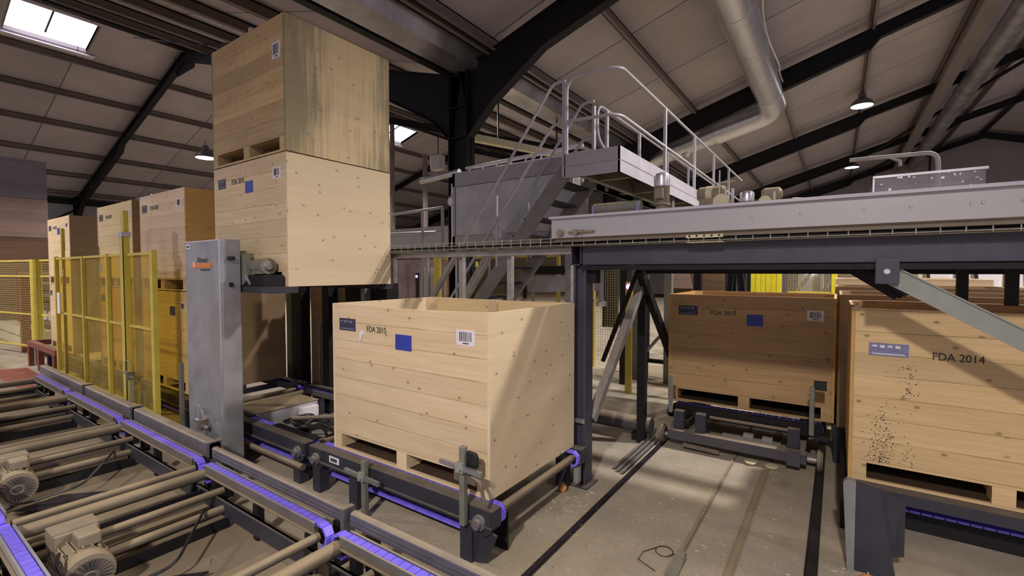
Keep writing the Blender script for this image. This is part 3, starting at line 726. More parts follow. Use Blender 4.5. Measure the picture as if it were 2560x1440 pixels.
# gusset on the near leg
mb = MB(); mb.prism([(-1.90,2.30,.0), (-1.80,2.30,.03), (-1.72,2.30,.22), (-1.90,2.30,.26)], (0,.02,0)); mb.build('gusset', M['dark'], mainconv)
mb = MB(); mb.tube([(-5.7, 2.27, .17), (-3.8, 2.27, .17)], .028, 10); tag(mb.build('pipe', M['shaft'], None, smooth=True), 'dusty pipe running low along the conveyor below the raised crates', 'pipe')
t = T('drive_cover', 'grey steel box with a dusty lid lying in the conveyor gap below the raised crates', 'box', (-5.4, 2.95, 0))
mb = MB(); mb.box(-5.36, 2.47, .12, -4.93, 3.14, .392); mb.build('case', M['grey_paint'], t, bevel=.006)
mb = MB(); mb.box(-5.37, 2.46, .392, -4.922, 3.15, .40); mb.build('lid', M['shaft'], t)
mb = MB(); mb.box(-4.928, 2.90, .24, -4.85, 3.10, .36); mb.build('junction_box', M['white'], t, bevel=.006)
for y in (2.52, 3.08):
    mb = MB(); mb.box(-5.3, y-.02, 0, -5.0, y+.02, .12); mb.build('foot', M['frame_dark'], t)
t = T('cable_bundle', 'tangle of black cables beside the grey box in the conveyor gap', 'cables', (-4.9, 3.0, .2)); t['kind'] = 'stuff'
rr = random.Random(9); mb = MB()
for i in range(9):
    a = Vector((-4.90, 2.70+rr.random()*.2, .26)); pts = [a]
    for q in range(4): pts.append(Vector((-4.84+q*.22+rr.random()*.08, 2.70+rr.random()*.6, .13+rr.random()*.18)))
    mb.tube(fillet(pts, .12, 4), .014, 6)
mb.build('cable_bundle', M['black'], t, kind='stuff')
mb = MB(); mb.tube([(-4.8, 2.75, .30), (-4.2, 3.15, .33), (-3.9, 3.35, .33)], .022, 8); tag(mb.build('hose', M['shaft'], None, smooth=True), 'dusty hose lying across the gap toward the open crate', 'hose')

# ================================================================== DESTACKER: grey cabinet tower with lifting arms
t = T('destacker_tower', 'tall narrow grey sheet-steel cabinet with an orange sticker in front of the raised crates', 'cabinet', (-5.0, 2.07, 0))
mb = MB(); mb.box(-5.40, 2.0, 0, -4.62, 2.17, 2.18); mb.build('case', M['cabinet'], t, bevel=.01)
mb = MB(); mb.box(-4.665, 1.992, .03, -4.625, 2.0, 2.17); mb.build('edge_strip', M['alu'], t)
mb = MB(); mb.box(-5.35, 1.993, 2.10, -5.27, 2.0, 2.15); s_ = mb.build('label', M['paper'], t)
mb = MB()
for q in range(4): mb.box(-5.335+q*.015, 1.991, 2.115, -5.327+q*.015, 1.9935, 2.135)
mb.build('print', M['ink'], s_)
mb = MB(); mb.box(-5.22, 1.992, 1.915, -4.82, 2.0, 1.962); s_ = mb.build('sticker', M['orange'], t)
mb = MB(); mb.box(-5.19, 1.990, 1.925, -5.165, 1.993, 1.975); mb.build('print_mark', M['paper'], s_)
text('lettering', 'Allround', .072, (-.11, -.079, 1.97), M['ink'], t, sx=.85)
mb = MB(); mb.box(-5.04, 1.991, 1.892, -4.86, 1.996, 1.903); mb.build('print_line', M['ink'], t)
mb = MB(); mb.box(-4.63, 2.05, 1.985, -4.58, 2.10, 2.02); mb.build('switch', M['black'], t)
mb = MB(); mb.box(-4.63, 2.06, 1.74, -4.60, 2.09, 1.78); mb.build('lock', M['black'], t)
for sx in (0,):
    mb = MB(); mb.prism([(-5.0,2.18,1.75), (-4.62,2.18,1.75), (-4.52,2.18,1.82), (-4.62,2.18,2.02), (-4.70,2.18,2.08), (-5.0,2.18,2.08)], (0,.08,0)); mb.build('carriage_plate', M['sage'], t, bevel=.005)
    mb = MB(); mb.lathe((-4.60,2.26,1.93), (1,0,0), [(.05,0),(.062,.02),(.062,.25),(.05,.28),(.05,.31),(.03,.33)], 18); mb.box(-4.48,2.2,1.86,-4.30,2.32,1.885); mb.lathe((-4.35,2.26,1.93),(1,0,0),[(.075,0),(.075,.06)],18); mb.build('lift_motor', M['sage'], t, smooth=True)
    mb = MB(); mb.box(-4.66, 2.19, 1.74, -4.18, 2.34, 1.85); mb.build('gear_case', M['frame_dark'], t, bevel=.005)
    mb = MB(); mb.bar((-4.54, 2.175, 1.84), (-4.46, 2.175, 1.76), .014, .02); mb.build('latch', M['alu'], t)
mb = MB(); mb.box(-5.55, 2.18, 1.685, -4.08, 2.42, 1.742); mb.build('lift_arm', M['dark'], t)
mb = MB(); mb.box(-5.55, 3.50, 1.685, -4.20, 3.64, 1.742); mb.box(-5.5, 2.42, 1.69, -5.44, 3.5, 1.735); mb.build('lift_arm', M['dark'], t)
t = T('destacker_tower', 'dark steel lifting post behind the raised crates', 'lifting post', (-5.5, 3.8, 0))
for x0, x1, mt in ((-6.49,-6.35,'dark'), (-6.33,-6.12,'frame_dark'), (-5.62,-5.48,'frame_dark')):
    mb = MB(); mb.box(x0, 3.66, 0, x1, 3.80, 1.70); mb.build('post', M[mt], t)
mb = MB(); mb.box(-6.1, 3.80, .0, -5.3, 3.83, 1.72); mb.build('back_sheet', M['ply_brown'], t)
mb = MB(); mb.box(-5.2, 3.72, 1.40, -4.4, 3.9, 1.74); mb.box(-5.1, 3.66, 1.50, -4.8, 3.75, 1.66); mb.build('lift_drive', M['frame_dark'], t)
mb = MB(); mb.box(-4.78, 3.64, 1.46, -4.70, 3.72, 1.74); mb.build('chain_guard', M['galv_dull'], t)
mb = MB(); mb.tube(fillet([(-5.75,3.70,.2),(-5.75,3.70,1.18),(-5.35,3.70,1.24)], .1), .012, 6); mb.build('cable', M['galv_dull'], t)

# ---------------------------------------------------------------- sensor posts
def sensor_post(x, y, z0, z1, label, clamp=None, w=.042, arm=.17, flap=False, foot=None):
    t = T('sensor_post', label, 'sensor bracket', (x, y, z0))
    mb = MB(); mb.box(x-w/2, y-w/2, z0, x+w/2, y+w/2, z1); mb.build('post', M['post_grey'], t, bevel=.006)
    if clamp:
        mb = MB(); a = Vector((x-arm, y-.03, clamp+.01)); b_ = Vector((x+arm, y-.03, clamp-.005)); mb.bar(a, b_, .024, .03); mb.build('slotted_arm', M['galv'], t)
        mb = MB(); mb.box(x-.03, y-.045, clamp-.03, x+.03, y-.018, clamp+.035); mb.lathe((x+.01, y-.045, clamp), (0,-1,0), [(.012,0),(.012,.02)], 8); mb.build('clamp', M['brace'], t)
    if flap:
        mb = MB(); mb.prism([(x+.02, y+.005, z1-.03), (x+.085, y+.005, z1-.035), (x+.10, y+.005, z1-.06), (x+.10, y+.005, z1-.13), (x+.02, y+.005, z1-.13)], (0,.03,0)); mb.build('reflector', M['black'], t, bevel=.004)
        mb = MB(); mb.box(x-.09, y+.01, z1-.24, x+.09, y+.03, z1-.14); mb.build('bracket_plate', M['shaft'], t)
        mb = MB(); mb.tube(fillet([(x+.07, y, z1-.18), (x+.14, y, z1-.2), (x+.17, y, z1-.33)], .06), .012, 6); mb.build('hook', M['shaft'], t)
    return t
sensor_post(-1.935, 2.24, .26, .77, 'sensor post with a crossbar before the near corner of the open crate', clamp=.64, flap=True)
sensor_post(-2.92, 2.24, .0, .45, 'floor-standing sensor post with a slotted arm before the open crate front', clamp=.33, arm=.2)
sensor_post(-6.12, 2.2, 0, .84, 'thin sensor post standing between yellow fence and grey cabinet')
sensor_post(-1.46, 5.12, .36, .77, 'sensor post on the transfer car corner near the black drive wheel')
sensor_post(-.17, 5.12, .36, .81, 'sensor post on the transfer car corner beside crate FDA 2014')
for x, y, z, lab in ((-4.99, 1.95, .42, 'shiny wire sensor bracket before the foot of the grey cabinet'), (-6.85, 1.93, .66, 'shiny sensor bracket before the tall yellow post')):
    t = T('sensor_bracket', lab, 'sensor bracket', (x, y, z))
    mb = MB(); mb.bar((x-.14, y, z+.02), (x+.12, y, z-.02), .03, .02); mb.build('slotted_arm', M['galv'], t)
    mb = MB(); mb.tube(fillet([(x-.1,y-.01,z+.02), (x-.1,y-.01,z+.16), (x+.02,y-.01,z+.18), (x+.08,y-.01,z+.06)], .05), .004, 6); mb.build('wire_guard', M['galv'], t)
    mb = MB(); mb.box(x-.02, y-.03, z-.05, x+.03, y+.05, z+.04); mb.build('sensor', M['shaft'], t)
    mb = MB(); mb.box(x-.015, y, 0, x+.015, y+.03, z); mb.build('post', M['brace'], t)

# ================================================================== YELLOW FENCE along the conveyor
t = T('safety_fence', 'yellow safety fence with tinted panes before the stacked crates', 'fence', (-8.3, 2.0, 0))
for x, zt, wd in ((-10.3, 2.12, .06), (-8.85, 2.10, .05), (-7.78, 2.11, .06), (-6.255, 2.12, .075)):
    mb = MB(); mb.box(x-wd/2, 1.98, 0, x+wd/2, 2.03, zt); mb.build('post', M['yellow'], t)
mb = MB(); mb.box(-7.17, 1.96, .0, -7.06, 2.03, 2.36); mb.build('post', M['yellow'], t)
mb = MB(); mb.box(-7.19, 1.985, 2.30, -7.10, 2.035, 2.62); mb.build('post_extension', M['yellow'], t)
mb = MB(); mb.box(-7.2, 1.952, 2.30, -7.05, 2.04, 2.36); mb.build('clamp', M['alu'], t)
mb = MB(); mb.box(-7.058, 1.956, .0, -7.05, 1.962, 2.30); mb.build('edge_seal', M['black'], t)
for xa, xb in ((-10.27,-8.875), (-8.825,-7.81), (-7.75,-7.18), (-7.03,-6.295)):
    for z in (2.085, 1.23, .27):
        mb = MB(); mb.box(xa, 1.99, z-.015, xb, 2.015, z+.015); mb.build('rail', M['yellow'], t)
    mb = MB(); mb.box(xa, 2.016, .25, xb, 2.021, 2.09); mb.build('pane', M['yellow_pane'], t)
for x, z in ((-9.8, 1.86), (-8.0, 1.92)):
    mb = MB(); mb.box(x-.01, 1.975, z-.05, x+.02, 1.99, z+.05); mb.build('hinge', M['alu'], t)
mb = MB(); mb.box(-10.16, 1.97, 1.22, -10.0, 1.985, 1.55); mb.build('notice', M['paper'], t)
mb = MB(); mb.box(-9.95, 1.99, 2.2, -9.88, 2.03, 2.55); mb.box(-9.93, 1.99, .0, -9.90, 2.03, 2.2); mb.build('post', M['yellow'], t)

# ================================================================== OVERHEAD SORTING CONVEYOR
t = T('conveyor_gantry', 'dark slate support frame of the overhead conveyor with post and long front beam', 'frame', (-1.8, 3.75, 0))
mb = MB(); mb.box(-1.81, 3.66, 1.935, 4.2, 3.78, 2.125); mb.build('front_beam', M['beam'], t, bevel=.006)
mb = MB(); mb.box(-1.81, 3.64, 1.895, 4.2, 3.84, 1.93); mb.box(-1.78, 5.0, 1.86, 4.2, 5.1, 2.02); mb.build('lower_beam', M['frame_dark'], t)
mb = MB()                                                          # open-ended hollow cross beam
for a in ((-1.905, 2.115, -1.81, 2.125), (-1.905, 1.935, -1.81, 1.945), (-1.905, 1.935, -1.895, 2.125), (-1.82, 1.935, -1.81, 2.125)):
    mb.box(a[0], 3.64, min(a[1],a[3]), a[2], 5.1, max(a[1],a[3]))
mb.build('hollow_beam', M['beam'], t)
mb = MB(); mb.box(-1.89, 3.66, 0, -1.87, 3.80, 1.935); mb.box(-1.79, 3.66, 0, -1.77, 3.80, 1.935); mb.box(-1.87, 3.70, 0, -1.79, 3.72, 1.935); mb.box(-1.93, 3.62, 0, -1.73, 3.84, .015)
mb.build('post', M['beam'], t)
mb = MB(); mb.box(-1.885, 3.65, .56, -1.775, 3.66, .60); mb.box(-1.885, 3.645, .30, -1.775, 3.66, .35); mb.box(-1.87, 3.60, .25, -1.79, 3.66, .28); mb.build('post_strap', M['galv'], t)
mb = MB(); mb.box(-1.77, 3.7, 1.78, -1.70, 3.8, 1.93); mb.build('packing', M['frame_dark'], t)
mb = MB(); mb.box(-1.80, 3.50, .10, -1.755, 3.55, .24); mb.build('foot_block', M['galv_dull'], t)
mb = MB(); mb.bar((-1.78, 3.80, .58), (-1.73, 5.05, 1.88), .03, .075, (1,0,0)); mb.bar((-1.75, 3.80, .56), (-1.70, 5.07, 1.86), .012, .07, (0,0,1)); mb.build('brace', M['galv_dull'], t)
mb = MB(); mb.bar((-1.69, 5.9, .85), (-1.69, 4.75, 1.9), .07, .09); mb.bar((-2.2, 5.0, .85), (-1.8, 5.0, 1.88), .04, .04); mb.build('brace', M['frame_dark'], t)
mb = MB(); mb.box(-1.785, 4.97, 0, -1.70, 5.06, 1.9); mb.build('post', M['frame_dark'], t)
mb = MB(); mb.box(.19, 3.62, 1.805, .305, 3.66, 1.955); br = mb.build('brace_bracket', M['beam'], t, bevel=.003)
mb = MB(); mb.lathe((.245, 3.62, 1.88), (0,-1,0), [(.017,0),(.017,.006),(.012,.012)], 12); mb.build('bolt_head', M['white'], br)
mb = MB()                                                          # slanting channel brace
d = Vector((1, 0, -.62)).normalized(); nrm = Vector((.62, 0, 1)).normalized(); a = Vector((.245, 3.665, 1.875)); e = a + d*3.6
for q, (o0, o1, ya, yb) in enumerate(((-.052, .052, 3.69, 3.70), (.046, .055, 3.655, 3.70), (-.055, -.046, 3.655, 3.70))):
    mb.prism([a+nrm*o0, e+nrm*o0, e+nrm*o1, a+nrm*o1], (0, yb-ya, 0)) if q == 0 else mb.prism([Vector((p.x, ya, p.z)) for p in (a+nrm*o0, e+nrm*o0, e+nrm*o1, a+nrm*o1)], (0, yb-ya, 0))
mb.build('slanting_brace', M['brace'], t)
mb = MB(); mb.box(3.2, 3.66, 0, 3.34, 3.8, 1.935); mb.build('post', M['beam'], t)
for x in (.665, .90):
    mb = MB(); mb.box(x, 4.3, 1.66, x+.055, 4.36, 1.90); mb.build('hanger', M['frame_dark'], t)
mb = MB()
for q in range(4): mb.bar((.05+q*.055, 4.1+q*.04, 1.9), (.33+q*.05, 4.1+q*.3, 1.70), .02, .03)
mb.build('brace', M['frame_dark'], t)

t = T('sorting_conveyor', 'long overhead conveyor with pale grey steel sides, motors and belt', 'conveyor', (-.5, 4.1, 2.2))
mb = MB(); mb.box(-2.02, 3.50, 2.165, 4.2, 3.52, 2.325); mb.build('side_panel', M['grey_paint'], t)
M['grey_gloss'] = paint('satin_grey_enamel', (.44,.425,.43), .28, .35, wear=.0, scale=.6)
t.children[0].data.materials[0] = M['grey_gloss']
mb = MB(); mb.box(-2.03, 3.47, 2.325, 4.2, 3.58, 2.345); mb.build('top_flange', M['lilac'], t)
mb = MB(); mb.box(-2.0, 4.9, 2.165, 4.2, 4.93, 2.33); mb.build('side_panel', M['grey_paint'], t)
mb = MB(); mb.box(-2.0, 3.53, 2.13, 4.2, 4.9, 2.165); mb.box(-2.0, 3.6, 2.20, 4.2, 4.85, 2.23); mb.build('belt_bed', M['shaft'], t)
mb = MB()
for x in (-1.95, -1.36, -.95, -.48, -.2, .12, .335, .585, .60+.03, .78):
    mb.lathe((x, 3.50, 2.25 if x > -.6 else 2.235), (0,-1,0), [(.008,0),(.008,.004),(.004,.007)], 8)
mb.build('bolt_heads', M['alu'], t, kind='stuff')
mb = MB(); mb.lathe((-1.93, 3.49, 2.205), (0,-1,0), [(.03,0),(.03,.02)], 14); mb.box(-1.85, 3.47, 2.20, -1.62, 3.49, 2.215); mb.box(-1.80, 3.46, 2.185, -1.76, 3.49, 2.225); mb.lathe((-1.72, 3.48, 2.21), (0,-1,0), [(.014,0),(.014,.03)], 10); mb.build('tensioner', M['dust_metal'], t)
# vertical flange motor
def vmotor(x, y, zb, h, r, parent):
    g = bpy.data.objects.new('electric_motor', None); C.objects.link(g); g.parent = parent; g.location = Vector((x, y, zb))-Vector(parent.location)
    m_ = MB(); m_.lathe((x, y, zb), (0,0,1), [(r*1.1,0),(r*1.1,h*.12),(r*.8,h*.14),(r*.8,h*.25),(r*1.12,h*.27),(r*1.12,h*.31),(r*.92,h*.32),(r*.92,h*.70)], 24)
    for q in range(24):
        a = 2*PI*q/24; m_.bar((x+math.cos(a)*r*.95, y+math.sin(a)*r*.95, zb+h*.33), (x+math.cos(a)*r*.95, y+math.sin(a)*r*.95, zb+h*.70), r*.08, r*.16, (math.cos(a), math.sin(a), 0))
    m_.box(x-r*.5, y-r*1.35, zb+h*.4, x+r*.5, y-r*.8, zb+h*.62); m_.build('motor_body', M['dust_metal'], g)
    m_ = MB(); m_.lathe((x, y, zb+h*.69), (0,0,1), [(r*1.04,0),(r*1.04,h*.22),(r*.9,h*.28),(r*.45,h*.31)], 24); m_.build('fan_cover', M['alu'], g, smooth=True)
    return g
vmotor(-1.235, 4.0, 2.34, .375, .062, t)
vmotor(-.585, 4.02, 2.24, .26, .05, t)
mb = MB(); mb.tube([(-1.78, 3.85, 2.43), (-1.36, 3.85, 2.43)], .05, 16); mb.build('belt_roller', M['sage'], t, smooth=True)
for x in (-1.775, -1.375):
    mb = MB(); mb.box(x-.012, 3.80, 2.33, x+.012, 3.90, 2.46); mb.build('roller_bracket', M['logo_pale'], t)
mb = MB(); mb.box(-1.05, 3.9, 2.34, -.80, 4.0, 2.40); mb.box(-.80, 3.9, 2.34, -.74, 4.05, 2.385); mb.build('guide_block', M['sage'], t)
for x, z, s_ in ((-.76, 2.34, 1.), (-.455, 2.335, .75)):
    mb = MB(); w_, h_ = .058*s_, .15*s_
    pts = [(x-w_, 3.95, z)] + [(x-w_*math.cos(a), 3.95, z+h_*.6+math.sin(a)*w_) for a in [PI*q/10 for q in range(11)]] + [(x+w_, 3.95, z)]
    mb.prism(pts, (0, .07, 0)); mb.build('belt_guard', M['cream'], t)
    mb = MB(); mb.box(x+w_*1.2, 3.97, z, x+w_*1.45, 4.02, z+h_*1.25); mb.build('guard_arm', M['galv_dull'], t)
mb = MB(); mb.lathe((-1.0, 4.25, 2.54), (1,0,0), [(.05,0),(.062,.02),(.062,.20),(.05,.22)], 18); mb.box(-.98, 4.2, 2.4, -.82, 4.3, 2.5); mb.build('geared_motor', M['dust_metal'], t)
mb = MB(); mb.lathe((-.93, 4.25, 2.54), (1,0,0), [(.066,0),(.066,.05)], 18); mb.build('motor_band', M['cream'], t)
mb = MB(); mb.tube([(-.80, 4.1, 2.40), (-.80, 4.1, 2.70)], .006, 6); mb.tube([(-.86, 4.1, 2.60), (-.68, 4.1, 2.605)], .005, 6); mb.build('rod', M['alu'], t)
mb = MB(); mb.lathe((-.50, 4.15, 2.48), (1,0,0), [(.04,0),(.052,.02),(.052,.12),(.03,.14)], 16); mb.build('geared_motor', M['dust_metal'], t)
mb = MB(); mb.box(-.34, 3.95, 2.345, -.24, 4.05, 2.385); mb.tube(fillet([(-.28,4.0,2.385),(-.28,4.0,2.41),(-.2,4.0,2.40),(-.14,4.0,2.37)], .02), .014, 8); mb.build('valve', M['cream'], t)
mb = MB()                                                          # clear hood over the belt
for a in ((.19, 3.95, 2.34, .72, 3.955, 2.50), (.19, 4.55, 2.34, .72, 4.555, 2.52), (.19, 3.95, 2.34, .195, 4.55, 2.5), (.715, 3.95, 2.34, .72, 4.55, 2.5), (.19, 3.95, 2.50, .72, 4.55, 2.505)): mb.box(*a)
mb.build('clear_hood', M['clear'], t)
mb = MB(); mb.box(.18, 3.94, 2.34, .19, 3.96, 2.50); mb.box(.18, 3.94, 2.497, .73, 3.953, 2.512)
rr = random.Random(5)
for q in range(26): x = .22+rr.random()*.48; z = 2.37+rr.random()*.12; mb.box(x, 3.944, z, x+.006+rr.random()*.012, 3.95, z+.004+rr.random()*.01)
mb.build('hood_trim', M['alu'], t)
t2 = T('pipe_hoop', 'thin bent grey pipe standing up behind the clear hood on the overhead conveyor', 'pipe', (.3, 4.4, 2.33))
mb = MB(); mb.tube(fillet([(.06, 4.62, 2.765), (.585, 4.62, 2.755), (.60, 4.62, 2.33)], .07, 8), .016, 8); mb.tube([(.30, 4.62, 2.76), (.37, 4.62, 2.72), (.375, 4.62, 2.68)], .012, 8)
mb.build('pipe', M['galv_dull'], t2, smooth=True)
# wire cable tray in front of the beam
t = T('cable_tray', 'wire basket cable tray running along the front of the overhead conveyor', 'cable tray', (-1.5, 3.58, 2.12))
mb = MB()
for y, z in ((3.54, 2.165), (3.54, 2.135), (3.54, 2.105), (3.60, 2.10), (3.65, 2.10)): mb.tube([(-5.2, y, z), (4.0, y, z)], .0032, 5)
n = int(9.2/.105)
for i in range(n): x = -5.2+i*.105; mb.tube([(x, 3.54, 2.175), (x, 3.54, 2.10), (x, 3.65, 2.10)], .0032, 5)
mb.build('wire_basket', M['wire'], t)
mb = MB()
for y, z in ((3.56, 2.112), (3.585, 2.115), (3.61, 2.113), (3.635, 2.116), (3.58, 2.132), (3.60, 2.133)): mb.tube([(-5.2+i*.65, y+.006*math.sin(i*2.1+y*50), z+.004*math.sin(i*1.7+y*80)) for i in range(15)], .010, 6)
mb.build('cables', M['black'], t, kind='stuff')
mb = MB(); mb.box(-.91, 3.525, 2.122, -.66, 3.535, 2.145); mb.box(-.91, 3.535, 2.09, -.66, 3.65, 2.096); tp = mb.build('joint_plate', M['cream'], t)
mb = MB()
for q in range(5): mb.lathe((-.885+q*.05, 3.525, 2.136), (0,-1,0), [(.008,0),(.008,.002)], 8)
mb.build('slot_holes', M['black'], tp)
t = T('support_rail', 'dusty square rail carrying the cable tray to the raised crates', 'beam', (-3.3, 3.68, 2.05))
mb = MB(); mb.box(-5.2, 3.64, 2.03, -1.9, 3.70, 2.09); mb.build('tube', M['galv_dull'], t, bevel=.006)
for x in (-3.24, -2.62):
    mb = MB(); mb.box(x-.025, 3.72, 0, x+.025, 3.77, 2.04); mb.build('post', M['galv_dull'], t)

# ================================================================== PLATFORM, STAIRS, OPTICAL MACHINE
t = T('platform', 'raised grey walkway platform with tubular railings', 'platform', PP(-2.8, 9, 0))
xr, xl, yn, yf, zd = -2.41, -3.21, 5.95, 15.5, 3.52
mb = MB(); a, b_ = PP(xl, yn, zd-.02), PP(xr, yf, zd); mb.box(a.x, a.y, a.z, b_.x, b_.y, b_.z); mb.build('deck_plate', M['sage'], t)
def fascia(p0, p1, th):
    a, b_ = PP(*p0), PP(*p1); z0, z1 = PP(0,0,3.20).z, PP(0,0,3.54).z; zm = PP(0,0,3.36).z
    mb = MB()
    if abs(a.x-b_.x) > abs(a.y-b_.y):
        mb.box(a.x, a.y-.03, zm+.006, b_.x, a.y, z1); mb.box(a.x, a.y-.03, z0, b_.x, a.y, zm-.006); mb.box(a.x, a.y-.02, z0, b_.x, a.y, z1)
    else:
        s_ = th; mb.box(min(a.x,a.x+s_), a.y-.03, zm+.006, max(a.x,a.x+s_), b_.y, z1); mb.box(min(a.x,a.x+s_), a.y-.03, z0, max(a.x,a.x+s_), b_.y, zm-.006); mb.box(min(a.x,a.x+s_*.6), a.y, z0, max(a.x,a.x+s_*.6), b_.y, z1)
    mb.build('edge_beam', M['lilac'], t)
fascia((xl, yn, 0), (xr+.03, yn, 0), 0); fascia((xr, yn, 0), (xr, yf, 0), .03); fascia((xl, 7.0, 0), (xl, yf, 0), -.03)
mb = MB()
for y in (6.6, 8.0, 9.6, 11.5): a = PP(xl, y, 3.3); b_ = PP(xr, y, 3.3); mb.box(a.x, a.y-.04, a.z-.05, b_.x, a.y+.04, a.z+.10)
a = PP(xl+.15, yn, 3.3); b_ = PP(xl+.25, yf, 3.3); mb.box(a.x, a.y, a.z-.06, b_.x, b_.y, b_.z+.1); mb.build('joist', M['sage'], t)
R_ = .021
def rail(pts, name='rail', r=R_, fr=.16, mat='lilac'):
    mb = MB(); mb.tube(fillet([PP(*p) for p in pts], fr, 6), r, 10); return mb.build(name, M[mat], t, smooth=True)
rail([(-3.19, yn, 3.25), (-3.19, yn, 4.60), (xr-.12, yn, 4.60), (xr, yn+.12, 4.60), (xr, yf, 4.60)], 'top_rail', fr=.18)
rail([(-3.19, yn, 4.0), (xr-.1, yn, 3.98), (xr, yn+.12, 3.97), (xr, yf, 3.97)], 'mid_rail')
for y in (7.95, 9.9, 11.68, 13.48): 
    mb = MB(); a = PP(xr, y, 3.22); b_ = PP(xr, y, 4.60); mb.box(a.x-.02, a.y-.03, a.z, a.x+.02, a.y+.03, b_.z); mb.build('rail_post', M['lilac'], t)
mb = MB(); a = PP(-3.20, yn, 3.22); b_ = PP(0, 0, 4.55); mb.box(a.x-.045, a.y-.03, a.z, a.x+.005, a.y+.03, b_.z); mb.build('rail_post', M['lilac'], t)
rail([(xl+.02, yf, 4.55), (xl+.02, 6.98, 4.55), (xl+.02, 6.98, 4.02), (xl+.02, 7.35, 3.86), (xl+.02, yf, 3.86)], 'back_rail', fr=.2)
for y in (7.35, 8.9, 10.7, 12.5):
    mb = MB(); a = PP(xl+.02, y, 3.22); b_ = PP(xl, y, 4.55); mb.box(a.x-.02, a.y-.03, a.z, a.x+.02, a.y+.03, b_.z); mb.build('rail_post', M['lilac'], t)
for x, y in ((xr-.1, 8.6), (xl+.1, 8.6), (xr-.1, 12.5), (xl+.1, 12.5)):
    mb = MB(); a = PP(x, y, 3.3); mb.box(a.x-.06, a.y-.06, 0, a.x+.06, a.y+.06, a.z); mb.build('support_post', M['sage'], t)

t = T('steel_stairs', 'steep grey steel stairs with tubular handrails climbing to the platform', 'stairs', PP(-4.6, 6.4, 0))
sl = 1.17
def sz(x): return 3.42+(x+3.2)*sl
ysn, ysf = 5.98, 6.86
x_bot = -3.2-3.3/sl-.2
for y in (ysn, ysf):
    mb = MB(); a = [PP(-3.2, y, sz(-3.2)+.08), PP(-3.2, y, sz(-3.2)-.22), PP(x_bot+.35, y, max(-.15, sz(x_bot+.35)-.30)), PP(x_bot, y, max(-.15, sz(x_bot)-.02)), PP(-3.5, y, sz(-3.5)+.12)]
    mb.prism(a, (0, .05, 0)); mb.build('stringer', M['grey_mid'], t)
for i in range(13):
    z = 3.42-.25*(i+1); x = -3.2-(3.42-z)/sl
    if z < .1: break
    mb = MB(); a = PP(x-.13, ysn+.05, z); b_ = PP(x+.13, ysf, z+.035); mb.box(a.x, a.y, a.z, b_.x, b_.y, b_.z); mb.build('tread', M['dark'], t)
def hr(y, hz, r=R_, top=True):
    off = hz
    if top: pts = [PP(-3.22, y, 4.58-(.98-hz)), PP(-3.42, y, 4.58-(.98-hz)), PP(-5.75, y, sz(-5.75)+off+.16)]
    mb = MB(); mb.tube(fillet(pts, .16, 6), r, 10); mb.build('handrail', M['lilac'], t, smooth=True)
hr(ysn-.02, .98); hr(ysn-.02, .40); hr(ysf+.05, .98); hr(ysf+.05, .40)
for y in (ysn, ysf+.04):
    for x in (-4.45, -5.3):
        mb = MB(); a = PP(x, y, sz(x)); b_ = PP(x, y, sz(x)+1.12); mb.tube([a, b_], .02, 8); mb.build('rail_post', M['lilac'], t, smooth=True)
mb = MB(); a = PP(-3.22, ysf+.05, 3.4); b_ = PP(0, 0, 4.5); mb.box(a.x-.02, a.y-.03, a.z, a.x+.02, a.y+.03, b_.z); mb.build('rail_post', M['lilac'], t)

t = T('optical_sorter', 'grey machine housing with a large tinted window behind the stairs', 'machine', (-5.0, 6.7, 0))
x0, x1, y0, y1, z0, z1 = -5.80, -3.35, 6.44, 7.0, 2.36, 3.66
mb = MB(); mb.box(x0, y0+.03, z0, x1, y1, z1); mb.build('housing', M['galv_dull'], t, bevel=.01)
mb = MB(); mb.box(x0, y0, z1-.24, x1, y0+.03, z1); mb.box(x0, y0, z0, x1, y0+.03, z0+.16); mb.box(x0, y0, z0, x0+.06, y0+.03, z1); mb.build('front_frame', M['grey_paint'], t)
mb = MB(); mb.box(x0+.07, y0+.012, z0+.17, x1, y0+.022, z1-.25); mb.build('window_pane', M['glass_dim'], t)
mb = MB(); mb.box(-4.85, y0-.01, z0+.1, -4.68, y0, z0+.22); mb.build('label', M['paper'], t)
mb = MB(); mb.box(x0+.05, y0+.04, z1, x1, y1-.05, z1+.02); mb.tube([(x0+.2, y0+.15, z1+.10), (x1+.1, y0+.15, z1+.16)], .03, 10); mb.tube([(x0+.4, y0+.3, z1+.06), (x1+.1, y0+.3, z1+.10)], .025, 10)
for q in range(6): mb.tube([(x0+.35+q*.3, y0+.05, z1+.02), (x0+.25+q*.3, y0+.25, z1+.14)], .014, 8)
mb.build('top_pipework', M['white'], t)
mb = MB(); mb.box(x0-.12, y0+.1, z0+.0, x0-.02, y0+.3, z0+1.15); mb.lathe((x0-.07, y0+.08, z0+.82), (0,-1,0), [(.09,0),(.10,.02),(.10,.03),(.06,.04)], 18); mb.build('fan_unit', M['galv'], t)
mb = MB(); mb.tube([(x0-1.0, y0+.2, z1+.0), (x0+.0, y0+.2, z1+.07)], .06, 14); mb.build('air_pipe', M['alu'], t, smooth=True)
for x in (x0+.1, x1-.15):
    mb = MB(); mb.box(x, y0+.05, 0, x+.1, y0+.15, z0); mb.build('leg', M['galv_dull'], t)
mb = MB(); mb.bar((x0+.1, y0+.1, 2.3), (x0-1.0, y0+.1, .9), .07, .1); mb.bar((-4.95, y0+.1, 2.3), (-5.95, y0+.1, .9), .08, .14); mb.build('leg_brace', M['galv_dull'], t)

